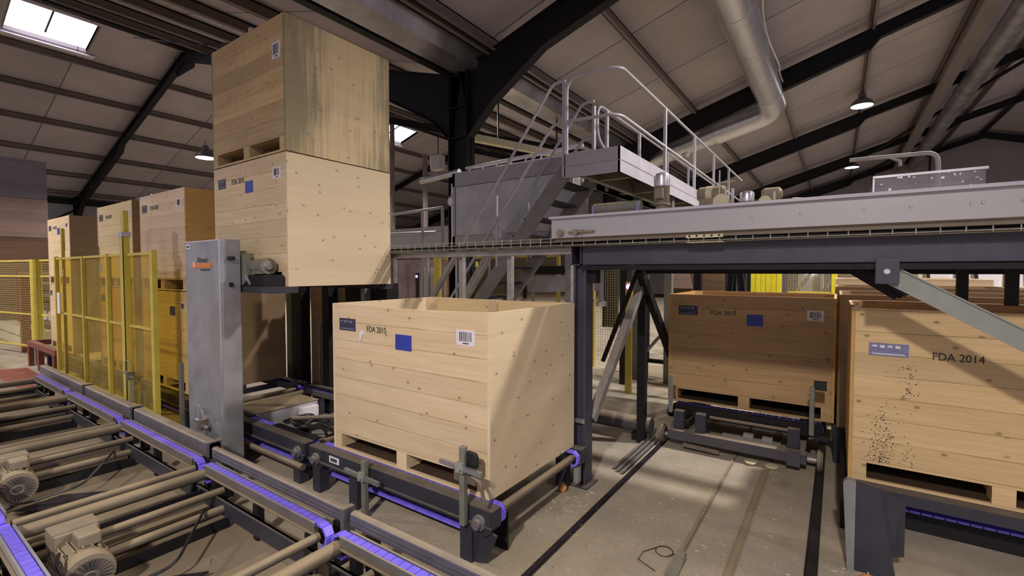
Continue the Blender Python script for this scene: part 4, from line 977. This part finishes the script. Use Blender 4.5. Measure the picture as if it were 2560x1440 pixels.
# railing and duct frames left of the machine (seen between crates and machine)
t = T('railing', 'pale grey tube railing seen between the raised crates and the grey machine', 'railing', (-7.2, 7.6, 0))
mb = MB()
for x in (-7.55, -6.95): mb.tube([(x, 7.4, 0), (x, 7.4, 3.25)], .035, 8)
mb.tube([(-8.6, 7.4, 3.2), (-6.95, 7.4, 3.25)], .03, 8); mb.tube([(-6.35, 7.3, 0), (-6.35, 7.3, 3.6)], .04, 8); mb.tube([(-8.8, 7.45, 2.75), (-7.2, 7.45, 2.72)], .05, 8)
mb.build('railing', M['grey_paint'], t)
t = T('bin_hopper', 'pale grey hopper panel beyond the railing beside the raised crates', 'hopper', (-8.6, 8.6, 0))
mb = MB(); mb.box(-9.9, 8.5, 2.35, -7.4, 8.6, 3.0); mb.build('panel', M['grey_paint'], t)
mb = MB(); mb.box(-9.9, 8.48, 2.88, -7.4, 8.5, 3.0); mb.build('rim', M['galv_dull'], t)
for x in (-9.8, -8.6, -7.5):
    mb = MB(); mb.box(x, 8.52, 0, x+.08, 8.58, 2.35); mb.build('leg', M['galv_dull'], t)

# ================================================================== TRANSFER CAR ON RAILS
t = T('transfer_car', 'low dark transfer car with disc wheels on the floor rails under crate FDA 2015', 'rail car', (-.8, 5.9, 0))
mb = MB(); mb.box(-1.47, 5.05, .09, -.2, 5.15, .19); mb.build('front_beam', M['car'], t, bevel=.004)
mb = MB(); mb.box(-1.47, 6.75, .09, -.2, 6.85, .19); mb.build('rear_beam', M['car'], t)
for x in (-1.45, -.32):
    mb = MB(); mb.box(x, 5.15, .10, x+.1, 6.75, .18); mb.build('side_beam', M['car'], t)
for x in (-1.42, -1.2, -.36):
    mb = MB(); mb.box(x, 5.10, .19, x+.10, 5.2, .385); mb.build('upright', M['dark'], t)
mb = MB(); mb.box(-.36, 5.02, .07, -.25, 5.06, .22); mb.lathe((-.305, 5.02, .14), (0,-1,0), [(.022,0),(.022,.005)], 6); mb.build('end_plate', M['car'], t)
for x, y in ((-1.54, 5.14), (-.10, 5.20), (-1.54, 6.7), (-.10, 6.7)):
    mb = MB(); mb.lathe((x-.022, y, .105), (1,0,0), [(.10,0),(.10,.03),(.085,.035),(.085,.045)], 24); wv = mb.build('wheel', M['shaft'], t)
    mb = MB(); mb.tube([(x, y, .105), (x+(.12 if x < -1 else -.12), y, .105)], .022, 8); mb.build('axle', M['galv_dull'], wv)
mb = MB(); mb.tube([(-1.1, 5.32, .31), (-.36, 5.32, .31)], .018, 10); mb.build('roller_shaft', M['shaft'], t)
for y in (5.36, 6.55):
    mb = MB(); mb.box(-1.5, y, .27, -.1, y+.06, .385); mb.build('carrier_beam', M['frame_dark'], t)
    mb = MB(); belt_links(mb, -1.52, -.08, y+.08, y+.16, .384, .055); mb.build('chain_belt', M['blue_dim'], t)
mb = MB(); mb.box(-.95, 5.17, .16, -.42, 5.24, .20); mb.box(-.75, 5.17, .20, -.66, 5.23, .245); mb.box(-.58, 5.17, .20, -.49, 5.23, .24)
for q in (-.73, -.68, -.56, -.51): mb.lathe((q, 5.16, .20), (0,-1,0), [(.011,0),(.011,.01)], 8)
mb.build('valve_block', M['galv_dull'], t)
for x in (-.66, -.48):
    mb = MB(); mb.lathe((x, 5.04, .012), (0,0,1), [(.055,0),(.06,.015),(.05,.02)], 20); mb.build('guide_roller', M['cream'], t)
mb = MB(); mb.bar((-1.3, 5.03, .06), (-.95, 5.03, .05), .02, .035); mb.build('wiper', M['shaft'], t)
mb = MB(); mb.lathe((-1.55, 5.35, .30), (1,0,0), [(.05,0),(.06,.02),(.06,.22),(.03,.25)], 16); mb.build('drive_hub', M['frame_dark'], t)
mb = MB(); mb.lathe((-.12, 5.35, .27), (1,0,0), [(.05,0),(.05,.08)], 16); mb.build('drive_hub', M['frame_dark'], t)
mb = MB(); mb.box(-.16, 5.15, .78, -.06, 5.2, .86); mb.build('reflector', M['black'], t)
# rails set into the floor
M['rail_black'] = paint('worn_black_rail', (.04,.034,.042), .42, .4, wear=.3, scale=3)
for x, w_, h_, y0_, y1_, mt, lab in ((-1.54, .027, .018, -2.2, 9.5, 'rail_black', 'dark floor rail running past the onion beside the open crate'), (-.815, .016, .016, 3.1, 9.5, 'car', 'short floor rail ending at the wire loop'),
                                     (-.52, .032, .008, -2.2, 9.5, 'shaft', 'flat dusty guide strip in the floor between the rails'), (-.10, .036, .02, -2.2, 9.5, 'rail_black', 'dark floor rail beside the slate end plate')):
    t = T('floor_rail', lab, 'rail', (x, 4, 0), 'rails of the transfer car')
    mb = MB(); mb.box(x-w_, y0_, 0, x+w_, y1_, h_*.35); mb.box(x-w_*.55, y0_, 0, x+w_*.55, y1_, h_); mb.build('floor_rail', M[mt], t)
t = T('cable_post', 'small rail end stop with a loop of thin wire on the floor', 'end stop', (-.8, 3.0, 0))
mb = MB(); mb.prism([(-.845,2.86,0), (-.765,2.86,0), (-.775,3.08,.05), (-.83,3.08,.05)], (0,.03,.0)); mb.box(-.84, 2.86, 0, -.77, 3.1, .02); mb.build('stop_block', M['sage'], t)
mb = MB(); ring = [(-.915+.055*math.cos(a), 3.10+.06*math.sin(a), .012) for a in [2*PI*q/20 for q in range(20)]]; mb.tube(ring, .003, 5, closed=True)
mb.tube(fillet([(-.86, 3.1, .01), (-.80, 3.09, .03)], .02), .003, 5); mb.tube([(-.97, 3.12, .01), (-1.03, 3.02, .01), (-1.03, 2.92, .01), (-.9, 2.86, .01)], .003, 5); mb.build('wire_loop', M['black'], t)
for q, (x0_, x1_, y0_, y1_, lab) in enumerate(((-1.715, -1.695, 4.16, 5.25, 'aluminium guide profile lying by the floor rail, closest to the steel post'), (-1.665, -1.645, 4.12, 5.2, 'aluminium guide profile lying in the middle of three by the rail'), (-1.615, -1.595, 4.10, 5.15, 'aluminium guide profile lying right against the floor rail'))):
    t = T('guide_profile', lab, 'profile', (x0_, y0_, 0), 'guide profiles lying by the rail')
    mb = MB(); mb.box(x0_, y0_, 0, x1_, y1_, .012); mb.box(x0_, y0_, 0, x0_+.006, y1_, .035); mb.box(x1_-.006, y0_, 0, x1_, y1_, .035); mb.build('guide_profile', M['galv_dull'], t)
t = T('cross_beam', 'heavy dusty beam lying across the floor behind the steel post', 'beam', (-2.1, 5.1, 0))
mb = MB(); mb.tube([(-2.9, 5.10, .17), (-1.66, 5.10, .17)], .09, 16); mb.build('beam_tube', M['car'], t, smooth=True)
for x in (-2.8, -1.8):
    mb = MB(); mb.box(x-.06, 5.02, 0, x+.06, 5.18, .08); mb.build('cradle', M['frame_dark'], t)

# ================================================================== CONVEYOR UNDER THE FDA 2014 CRATE
t = T('crate_conveyor', 'dark lane conveyor with a slate end plate under crate FDA 2014', 'conveyor', (.9, 4.6, 0))
mb = MB(); mb.box(.13, 4.10, .285, 3.2, 4.235, .362); mb.build('front_beam', M['dark'], t)
mb = MB(); mb.box(.13, 5.2, .285, 3.2, 5.28, .362); mb.build('rear_beam', M['dark'], t)
for y in (4.24, 5.1):
    mb = MB(); belt_links(mb, .12, 3.2, y, y+.085, .352, .08); mb.build('chain_belt', M['blue'], t)
mb = MB(); mb.prism([(.115,3.60,.575), (.235,3.60,.555), (.33,3.60,.0), (.115,3.60,.0)], (0,.012,0)); mb.build('end_plate', M['dark'], t)
mb = MB(); mb.prism([(.055,3.56,.56), (.075,3.56,.585), (.12,3.56,.575), (.12,3.56,0), (.085,3.56,0)], (0,.05,0)); mb.build('plate_flange', M['grey_mid'], t)
mb = MB(); mb.prism([(.235,3.62,.55), (.36,3.70,.46), (.36,3.70,.12), (.30,3.62,.14)], (.012,0,0)); mb.build('gusset', M['dark'], t)
for x in (.16, 1.4, 2.8):
    mb = MB(); mb.box(x, 4.11, 0, x+.08, 4.18, .29); mb.build('leg', M['dark'], t)
mb = MB(); mb.box(.15, 4.40, .0, 3.2, 4.42, .28); mb.build('lower_shade_panel', M['frame_dark'], t)  # black sheet added to keep the space below the beam in shade
mb = MB(); mb.box(.05, 4.15, 0, .075, 5.4, .36); mb.build('side_frame', M['frame_dark'], t)
for q in range(3):
    y = 5.5+q*1.33; t = T('crate_conveyor', ['dark lane conveyor under the crate directly behind FDA 2014', 'dark lane conveyor under the second crate behind FDA 2014', 'dark lane conveyor under the third crate behind FDA 2014'][q], 'conveyor', (1, y+.6, 0))
    for yy in (y+.05, y+1.05):
        mb = MB(); mb.box(-.02, yy, .27, 3.3, yy+.08, .364); mb.build('side_beam', M['dark'], t)
        for x in (0, 3.1):
            mb = MB(); mb.box(x, yy, 0, x+.08, yy+.08, .27); mb.build('leg', M['dark'], t)

# ================================================================== FLOOR LITTER
def onion(x, y, r, label):
    t = T('onion', label, 'onion', (x, y, 0), 'onions on the floor')
    mb = MB(); mb.lathe((x, y, 0), (.18,.1,1), [(r*.2,.0),(r*.62,r*.14),(r*.93,r*.5),(r,r*.95),(r*.9,r*1.4),(r*.55,r*1.75),(r*.2,r*1.95)], 18); mb.build('onion', M['onion'], t, smooth=True)
    mb = MB(); mb.lathe((x+r*.33, y+r*.18, r*1.88), (.18,.1,1), [(r*.2,0),(r*.09,r*.25),(r*.14,r*.42)], 8); mb.build('neck', M['skin'], t, smooth=True)
onion(-1.90, 3.48, .038, 'whole brown onion on the floor by the end roller of the open crate')
onion(.17, 3.44, .040, 'brown onion at the foot of the slate end plate')
rr = random.Random(11)
def litter(name, label, cat, spots, mat, n, kind):
    mb = MB()
    for i in range(n):
        cx, cy, sg = rr.choice(spots); x, y = rr.gauss(cx, sg), rr.gauss(cy, sg*1.4); a = rr.random()*PI
        if kind == 'chip': L, wd, h = rr.uniform(.008,.032)*(2.6 if rr.random() < .07 else 1), rr.uniform(.0015,.004), rr.uniform(.002,.006)
        else: L, wd, h = rr.uniform(.004,.013), rr.uniform(.003,.010), rr.uniform(.002,.007)
        d = Vector((math.cos(a), math.sin(a), 0)); q = Vector((-d.y, d.x, 0)); p = Vector((x, y, .001))
        if kind == 'chip': mb.prism([p-d*L/2-q*wd/2, p+d*L/2-q*wd/2, p+d*L/2+q*wd/2, p-d*L/2+q*wd/2], (0,0,h))
        else: mb.add([p-d*L-q*wd*.3, p-d*L*.2-q*wd+Vector((0,0,h)), p+d*L-q*wd*.2+Vector((0,0,h*.3)), p+d*L*.3+q*wd+Vector((0,0,h)), p+Vector((0,0,h*1.8))], [(0,1,4),(1,2,4),(2,3,4),(3,0,4)])
    tag(mb.build(name, M[mat]), label, cat, kind='stuff')
litter('wood_chips', 'pale wood chips and straw bits scattered on the concrete by the rails', 'debris', [(-1.7,3.35,.10),(-1.66,3.25,.12),(-1.4,3.0,.35),(-.8,3.6,.5),(-1.75,2.0,.12),(-.4,3.4,.3),(-1.0,2.6,.5),(.0,3.3,.1)], 'chip', 430, 'chip')
litter('onion_skins', 'brown onion peel flakes scattered over the floor', 'debris', [(-1.4,3.2,.5),(-.75,3.5,.3),(-.35,3.3,.2),(-1.6,2.4,.3),(-.15,3.25,.07),(-.16,3.2,.07),(-1.2,2.6,.4),(-2.6,1.9,.3)], 'skin', 210, 'skin')
mb = MB()
keep = [(-4.2,1.1,.6),(-5.8,1.1,.7),(-2.9,1.0,.6),(-7.5,1.2,.6)]
litter('onion_skins', 'pale peel flakes in the dust between the two blue chains', 'debris', keep, 'skin', 150, 'skin')
litter('wood_chips', 'wood chips in the dust between the two blue chains', 'debris', keep, 'chip', 130, 'chip')

# ================================================================== FAR SIDE OF THE HALL, BESIDE THE LEFT WALL
t = T('red_frame', 'low red-brown steel frame at the end of the crate conveyor', 'frame', (-12.6, 2.3, 0))
mb = MB(); mb.box(-13.3, 2.12, .40, -11.2, 2.22, .50); mb.build('rail', M['red'], t)
for x in (-13.28, -12.5, -11.4):
    mb = MB(); mb.box(x, 2.12, 0, x+.12, 2.2, .40); mb.build('leg', M['red'], t)
mb = MB(); mb.box(-13.3, 2.2, .40, -13.2, 3.4, .5); mb.build('rail', M['red'], t)
mb = MB(); mb.box(-12.95, 2.16, .05, -12.87, 2.24, .42); mb.build('jack', M['galv_dull'], t)
mb = MB(); mb.prism([(-13.2,1.55,0), (-10.4,1.62,0), (-10.2,2.02,0), (-12.9,2.05,0)], (0,0,.012)); tag(mb.build('floor_plate', M['red_floor']), 'flat red-brown steel plate on the floor at the far end of the blue chain', 'plate')
t = T('mesh_fence', 'yellow wire-mesh fence with a thick round-topped post at the edge of the picture', 'fence', (-14, 2.5, 0))
p = [Vector((-16.6, 2.0, 0)), Vector((-14.1, 2.45, 0)), Vector((-13.35, 2.6, 0))]
mb = MB(); mb.tube([(-14.1, 2.42, 0), (-14.1, 2.42, 2.14)], .095, 14); mb.build('post', M['yellow'], t)
for a, b_ in ((p[0], p[1]), (p[1], p[2])):
    for z in (2.12, 1.78, .95, .25):
        mb = MB(); mb.bar(a+Vector((0,0,z)), b_+Vector((0,0,z)), .03, .035); mb.build('rail', M['yellow'], t)
    mb = MB(); mb.prism([a+Vector((0,.01,.2)), b_+Vector((0,.01,.2)), b_+Vector((0,.01,2.1)), a+Vector((0,.01,2.1))], (0,.002,0)); mb.build('wire_panel', M['mesh_yellow'], t)
for x, y, zt, lab in ((-15.6, 2.4, 1.8, 'rusty red-brown upright post behind the mesh fence'),):
    mb = MB(); mb.box(x-.09, y, 0, x+.09, y+.14, zt); tag(mb.build('rack_post', M['red']), lab, 'post')
t = T('storage_rack', 'rack of stacked dusty trays behind the yellow mesh fence', 'rack', (-17, 4, 0))
for z in (.55, .95, 1.25, 1.55, 1.8):
    mb = MB(); mb.box(-19.3, 2.95, z, -15.2, 3.75, z+.08); mb.build('shelf', M['pine_dark'], t)
for x in (-19.4, -17.6, -15.4):
    mb = MB(); mb.box(x, 2.9, 0, x+.1, 2.95, 2.0); mb.build('upright', M['red'], t)
for i, x in enumerate((-17.75, -16.9, -16.35)):
    t2 = T('white_canister', ['white canister on the rack, farthest along it', 'white canister in the middle of three on the rack', 'white canister on the rack, next to the yellow post'][i], 'canister', (x, 3.1, .63), 'white canisters on the rack')
    mb = MB(); mb.box(x, 3.0, .63, x+.26, 3.25, .89); mb.build('canister', M['white'], t2, bevel=.03)
    mb = MB(); mb.lathe((x+.08, 3.12, .89), (0,0,1), [(.03,0),(.03,.04)], 10); mb.build('cap', M['ink'], t2)
for i, z in enumerate((.02, .28)):
    mb = MB(); mb.box(-19.3, 2.55, z, -15.1, 2.85, z+.22); tag(mb.build('kerb_block', M['cream']), ['long pale block on the floor behind the mesh fence', 'second pale block lying on the first behind the mesh fence'][i], 'block')
# big stack of crates against the picture edge
zz = 0
for i, (mt, h, lab) in enumerate((('pine_dark', .86, 'low dark crate on the floor at the foot of the tall stack'), ('pine_dark', .87, 'low dark crate second from the floor in the tall stack'), ('pine_dark', 1.23, 'dark brown crate third from the floor in the tall stack by the picture edge'), ('pine_rose', 1.22, 'rose-brown crate just below the grey-lilac top of the tall stack'), ('pine_mauve', 1.22, 'grey-lilac crate topmost of the tall stack at the picture edge'))):
    crate(lab, (-22.5+[0,0,.03,.0,-.02][i], 2.25, zz), 1.6, 1.66, H=h-.006, front=mt, side=mt, full=False); zz += h
for i in range(2):
    x = -21.2+i*1.62
    for q, (z, h) in enumerate(((0, 1.54), (1.545, 1.54), (3.09, 1.5))):
        crate([['pale far crate on the floor behind the bleached crate', 'pale far crate in the middle of the far stack', 'greyish far crate peeping over the bleached crate'], ['brown far crate on the floor beside the far pale stack', 'brown far crate in the middle of its far stack', 'brown far crate peeping over beside the greyish one']][i][q],
              (x, 6.3, z), 1.5, 1.2, H=h, front='pine_mauve' if i == 0 else 'pine_rose', side='pine_rose', full=False)

# ================================================================== BACKGROUND BELOW THE MACHINES
for i, (x, y, z, lab) in enumerate(((-10.0, 8.9, .0, 'red-brown wrapped crate on the floor behind the raised crates'), (-10.05, 8.9, 1.25, 'red-brown wrapped crate on top of its twin behind the raised crates'), (-11.8, 9.0, 0, 'dark red crate farther along beside the wrapped ones'), (-11.8, 9.0, 1.25, 'dark red crate upper one beside the wrapped ones'))):
    crate(lab, (x, y, z), 1.6, 1.2, H=1.24, front='pine_rust', side='pine_rust', full=False)
mb = MB(); mb.box(-10.1, 8.86, .6, -8.36, 8.87, 2.2); tag(mb.build('plastic_wrap', M['wrap']), 'clear stretch film hanging over the red-brown crates', 'film')
t = T('wire_screen', 'pale wire-grid panel behind the foot of the stairs', 'fence panel', (-8.2, 8.6, 0))
mb = MB(); mb.box(-8.75, 8.60, .4, -8.0, 8.61, 2.02); mb.build('wire_panel', M['mesh_white'], t)
mb = MB(); mb.box(-8.75, 8.62, .4, -8.0, 8.63, 1.95); mb.build('backing', M['white'], t)
for x, y, lab in ((-7.62, 7.9, 'yellow square post nearest the wire-grid panel'), (-6.86, 8.0, 'yellow square post behind the stair foot with a yellow box')):
    t = T('guard_post', lab, 'post', (x, y, 0))
    mb = MB(); mb.box(x-.10, y, 0, x+.10, y+.12, 2.28); mb.build('post', M['yellow'], t)
    if x > -7:
        mb = MB(); mb.box(x-.12, y-.05, 1.95, x+.14, y, 2.25); mb.box(x+.2, y-.02, 1.98, x+.36, y+.04, 2.1); mb.build('control_box', M['yellow_bright'], t)
        mb = MB(); mb.lathe((x, y-.02, 1.25), (0,0,1), [(.16,0),(.14,.2),(.05,.45)], 14); mb.build('bell_cover', M['yellow'], t)
t = T('mesh_fence', 'yellow mesh fence behind the stairs', 'fence', (-6.5, 8.4, 0))
mb = MB(); mb.box(-8.0, 8.3, .1, -4.6, 8.304, 2.2); mb.build('wire_panel', M['mesh_yellow'], t)
mb = MB(); mb.box(-8.0, 8.29, 2.18, -4.6, 8.32, 2.22); mb.box(-4.66, 8.28, 0, -4.6, 8.34, 2.2); mb.build('frame', M['yellow'], t)
t = T('warning_light', 'tiny violet signal lamp beside the red-brown crates', 'lamp', (-7.95, 7.6, 1.75))
mb = MB(); mb.lathe((-7.95, 7.6, 1.77), (0,-1,0), [(.03,0),(.025,.02)], 12); mb.build('lens', M['led_violet'], t)
mb = MB(); mb.box(-7.99, 7.6, 0, -7.91, 7.64, 1.85); mb.build('stand', M['frame_dark'], t)
t = T('warning_light', 'tiny cyan signal lamp below the stair treads', 'lamp', (-4.52, 6.9, 1.65))
mb = MB(); mb.lathe((-4.52, 6.88, 1.66), (0,-1,0), [(.022,0),(.018,.02)], 12); mb.build('lens', M['led_cyan'], t)
mb = MB(); mb.box(-4.55, 6.88, 0, -4.49, 6.92, 1.72); mb.build('stand', M['frame_dark'], t)
t = T('warning_light', 'violet signal lamp seen beside the white hose behind the steel post', 'lamp', (-2.6, 7.2, 1.63))
mb = MB(); mb.lathe((-2.62, 6.9, 1.65), (0,-1,0), [(.04,0),(.035,.02)], 12); mb.build('lens', M['led_violet'], t)
mb = MB(); mb.box(-2.67, 6.9, 0, -2.57, 6.94, 1.72); mb.build('stand', M['yellow'], t)
t = T('sorting_hopper', 'grey machine hopper with sloping side beyond the stairs, behind the hollow beam', 'machine', (-4.2, 7.4, 0))
mb = MB(); mb.prism([(-4.75,7.15,1.80),(-3.45,7.15,1.83),(-3.45,7.15,1.55),(-4.6,7.15,1.50)], (0,.6,0)); mb.build('hopper_side', M['grey_paint'], t)
mb = MB(); mb.box(-4.7, 7.1, 1.835, -3.45, 7.25, 1.98); mb.build('rim', M['frame_dark'], t)
for x in (-4.6, -3.6):
    mb = MB(); mb.box(x, 7.2, 0, x+.06, 7.26, 1.52); mb.build('leg', M['galv_dull'], t)
t = T('ladder', 'grey slanting ladder seen below the hopper beside the steel post', 'ladder', (-3.9, 7.0, 0))
mb = MB(); mb.bar((-4.35, 7.0, .0), (-3.5, 7.0, 1.45), .04, .05); mb.bar((-4.1, 7.0, .0), (-3.25, 7.0, 1.45), .04, .05); mb.build('stile', M['galv_dull'], t)
mb = MB()
for q in range(6): mb.bar((-4.26+q*.145, 6.99, .15+q*.25), (-4.01+q*.145, 6.99, .15+q*.25), .03, .03)
mb.build('rung', M['galv_dull'], t)
t = T('wrapped_bales', 'stretch-wrapped glossy bundle on the floor behind the stair foot', 'bundle', (-4.38, 6.72, 0))
mb = MB(); mb.lathe((-4.38, 6.72, 0), (0,0,1), [(.17,0),(.21,.3),(.18,.8),(.21,1.1),(.14,1.32),(.08,1.42)], 9); mb.build('bale', M['wrap'], t)
mb = MB(); mb.lathe((-4.38, 6.72, 0), (0,0,1), [(.14,0),(.16,.8),(.1,1.25)], 9); mb.build('filling', M['pine_rust'], t)
t = T('hose', 'white vertical pipe hanging behind the steel post', 'pipe', (-1.74, 4.05, 1.6))
mb = MB(); mb.tube([(-1.80, 4.05, 1.92), (-1.80, 4.05, 1.60)], .022, 12); mb.build('pipe', M['lilac'], t, smooth=True)
mb = MB(); mb.lathe((-1.80, 4.05, 1.56), (0,0,1), [(.05,0),(.05,.03),(.03,.05)], 14); mb.build('foot', M['galv_dull'], t)
mb = MB(); mb.box(-1.86, 4.02, 1.90, -1.74, 4.1, 1.935); mb.build('hanger', M['galv_dull'], t)
# yellow mesh and sheets far behind
t = T('mesh_fence', 'yellow mesh fence far behind, between the steel post and the leaning brace', 'fence', (-3, 9, 0))
mb = MB(); mb.box(-3.9, 8.5, .1, -2.9, 8.504, 2.3); mb.build('wire_panel', M['mesh_yellow'], t)
mb = MB()
for x in (-3.95, -2.9): mb.box(x-.03, 8.48, 0, x+.03, 8.54, 2.35)
mb.build('post', M['yellow'], t)
t = T('safety_curtain', 'bright yellow sheet-metal panel seen just below the long slate beam', 'panel', (-1.4, 11, 0))
mb = MB()
for q in range(6): mb.box(-1.50+q*.095, 11-.01*(q % 2), 0, -1.50+(q+1)*.095-.006, 11.06, 2.5)
mb.build('panel', M['yellow_bright'], t)
mb = MB(); mb.box(-1.58, 11.0, 0, -1.51, 11.1, 2.5); mb.build('post', M['frame_dark'], t)
t = T('mesh_fence', 'yellow mesh fence far behind beside the bright yellow sheet', 'fence', (0, 12, 0))
mb = MB(); mb.box(-.9, 12, .1, 3.4, 12.004, 2.5); mb.build('wire_panel', M['mesh_yellow'], t)
mb = MB(); mb.box(-.9, 11.98, 1.40, 3.4, 12.02, 1.45); mb.build('rail', M['yellow'], t)
for x in (-.05, 1.25):
    mb = MB(); mb.box(x-.05, 11.95, 0, x+.05, 12.03, 2.5); mb.build('post', M['yellow_bright'], t)
t = T('control_cabinet', 'pale control cabinet behind the yellow mesh, with two shining spots', 'cabinet', (-.4, 12.8, 0))
mb = MB(); mb.box(-.75, 12.6, 1.2, -.25, 12.9, 2.1); mb.build('case', M['wall'], t, bevel=.02)
mb = MB(); mb.box(-.7, 12.6, 0, -.3, 12.9, 1.2); mb.build('stand', M['galv_dull'], t)
mb = MB(); mb.lathe((-.52, 12.58, 1.86), (0,-1,0), [(.03,0),(.03,.02)], 10); mb.lathe((-.44, 12.58, 1.88), (0,-1,0), [(.03,0),(.03,.02)], 10); mb.build('signal_lens', M['lamp_on'], t)
mb = MB()
mb.bar((-1.7, 12.4, 0), (-.2, 12.4, 2.3), .05, .06); mb.bar((-1.2, 12.4, 0), (.3, 12.4, 2.3), .05, .06)
tag(mb.build('stair_rail', M['galv_dull']), 'grey slanting stair rail in the far yellow mesh enclosure', 'railing')
# machine legs seen under the beam
for x, y, kind, lab in ((-1.62, 6.9, 'I', 'dark steel leg just left of the A-shaped leg under the overhead conveyor'), (-1.25, 7.68, 'A', 'dark A-shaped machine leg under the overhead conveyor beside the shaded crate'), (-1.45, 9.6, 'I', 'dark upright leg beside the bright yellow sheet'), (-1.72, 10.4, 'A', 'smaller dark A-shaped leg next to the bright yellow sheet')):
    t = T('support_trestle', lab, 'machine leg', (x, y, 0)); mb = MB()
    if kind == 'I': mb.box(x-.05, y, 0, x+.05, y+.1, 2.2)
    else: mb.bar((x-.25, y, 0), (x-.02, y, 2.2), .07, .07); mb.bar((x+.3, y, 0), (x+.02, y, 2.2), .07, .07)
    mb.build('leg', M['frame_dark'], t)
t = T('overhead_frame', 'dark second conveyor frame running behind the overhead conveyor', 'frame', (0, 7.5, 0))
mb = MB(); mb.box(-3.0, 7.4, 2.02, 4, 7.6, 2.2); mb.build('beam', M['frame_dark'], t)
for x in (-2.9, 3.8):
    mb = MB(); mb.box(x-.06, 7.4, 0, x+.06, 7.6, 2.02); mb.build('leg', M['frame_dark'], t)
t = T('wall_panel', 'brown board partition behind the leaning galvanised brace', 'partition', (-2.2, 9.5, 0))
mb = MB(); mb.box(-2.75, 9.5, .0, -1.75, 9.55, 2.1); mb.build('board', M['pine_dark'], t)
mb = MB(); mb.prism([(-2.75,9.45,1.55),(-2.3,9.45,1.55),(-2.42,9.45,2.05),(-2.75,9.45,2.05)], (0,.03,0)); mb.build('pale_sheet', M['pine_rose'], t)
t = T('steel_gantry', 'dark low frame with slanting strut behind the leaning brace', 'frame', (-2.0, 8, 0))
mb = MB(); mb.box(-2.75, 8.0, .3, -1.75, 8.08, .36); mb.box(-2.75, 8.0, .3, -2.68, 8.08, 1.5); mb.box(-2.75, 8.0, 1.44, -1.75, 8.08, 1.5); mb.box(-2.75, 8.0, 0, -2.70, 8.08, .3); mb.box(-1.8, 8.0, 0, -1.75, 8.08, 1.5); mb.build('frame', M['frame_dark'], t)
mb = MB(); mb.bar((-2.7, 7.98, .5), (-2.2, 7.98, 1.1), .05, .05); mb.build('strut', M['galv_dull'], t)
# white tanks with hoses
for i, x in enumerate((1.02, 1.55, 2.08, 2.6)):
    t = T('white_tank', ['white plastic tank behind the crates, next to the thin yellow post', 'white plastic tank second from the thin yellow post', 'white plastic tank third from the thin yellow post', 'white plastic tank farthest from the thin yellow post'][i], 'tank', (x, 9.6, 0), 'white tanks behind the crates')
    mb = MB(); mb.box(x, 9.6, 1.25, x+.42, 10.1, 2.15); mb.build('tank', M['white'], t, bevel=.05)
    mb = MB(); mb.box(x+.02, 9.62, 0, x+.40, 10.08, 1.25); mb.build('stand', M['galv_dull'], t)
    mb = MB(); mb.tube(fillet([(x+.1, 9.57, 2.1), (x+.14, 9.5, 1.6), (x+.34, 9.52, 1.5)], .2), .022, 8); mb.build('hose', M['black'], t)
mb = MB(); mb.box(.86, 9.4, 0, .94, 9.48, 2.3); tag(mb.build('guard_post', M['yellow_bright']), 'thin bright yellow post before the white tanks', 'post')
# yellow crane girder under the valley, far off
t = T('crane_girder', 'long yellow crane girder under the roof behind the dark column', 'crane girder', (-6.5, 10, 5.0))
mb = MB(); mb.bar((-7.05, 8.5, 5.0), (-6.0, 11.6, 5.0), .16, .16); mb.build('girder', M['cream'], t)
mb = MB(); mb.tube([(-6.8, 9.2, 5.05), (-6.8, 9.2, 6.35)], .02, 6); mb.build('hanger', M['frame_dark'], t)
mb = MB(); mb.tube([(-6.2, 11.0, 5.05), (-6.2, 11.0, 6.2)], .02, 6); mb.build('hanger', M['frame_dark'], t)
t = T('roof_heater', 'small white heater box hanging from the dark beam behind the raised crates', 'heater', B(-10.5, 10, 5))
a = B(-9.55, 10, 5.02); mb = MB(); mb.box(a.x-.25, a.y-.15, a.z-.25, a.x+.2, a.y+.15, a.z+.25); mb.build('case', M['grey_paint'], t, bevel=.02)
mb = MB(); mb.tube([(a.x, a.y, a.z+.25), (a.x, a.y, a.z+1.6)], .015, 6); mb.build('hanger', M['frame_dark'], t)
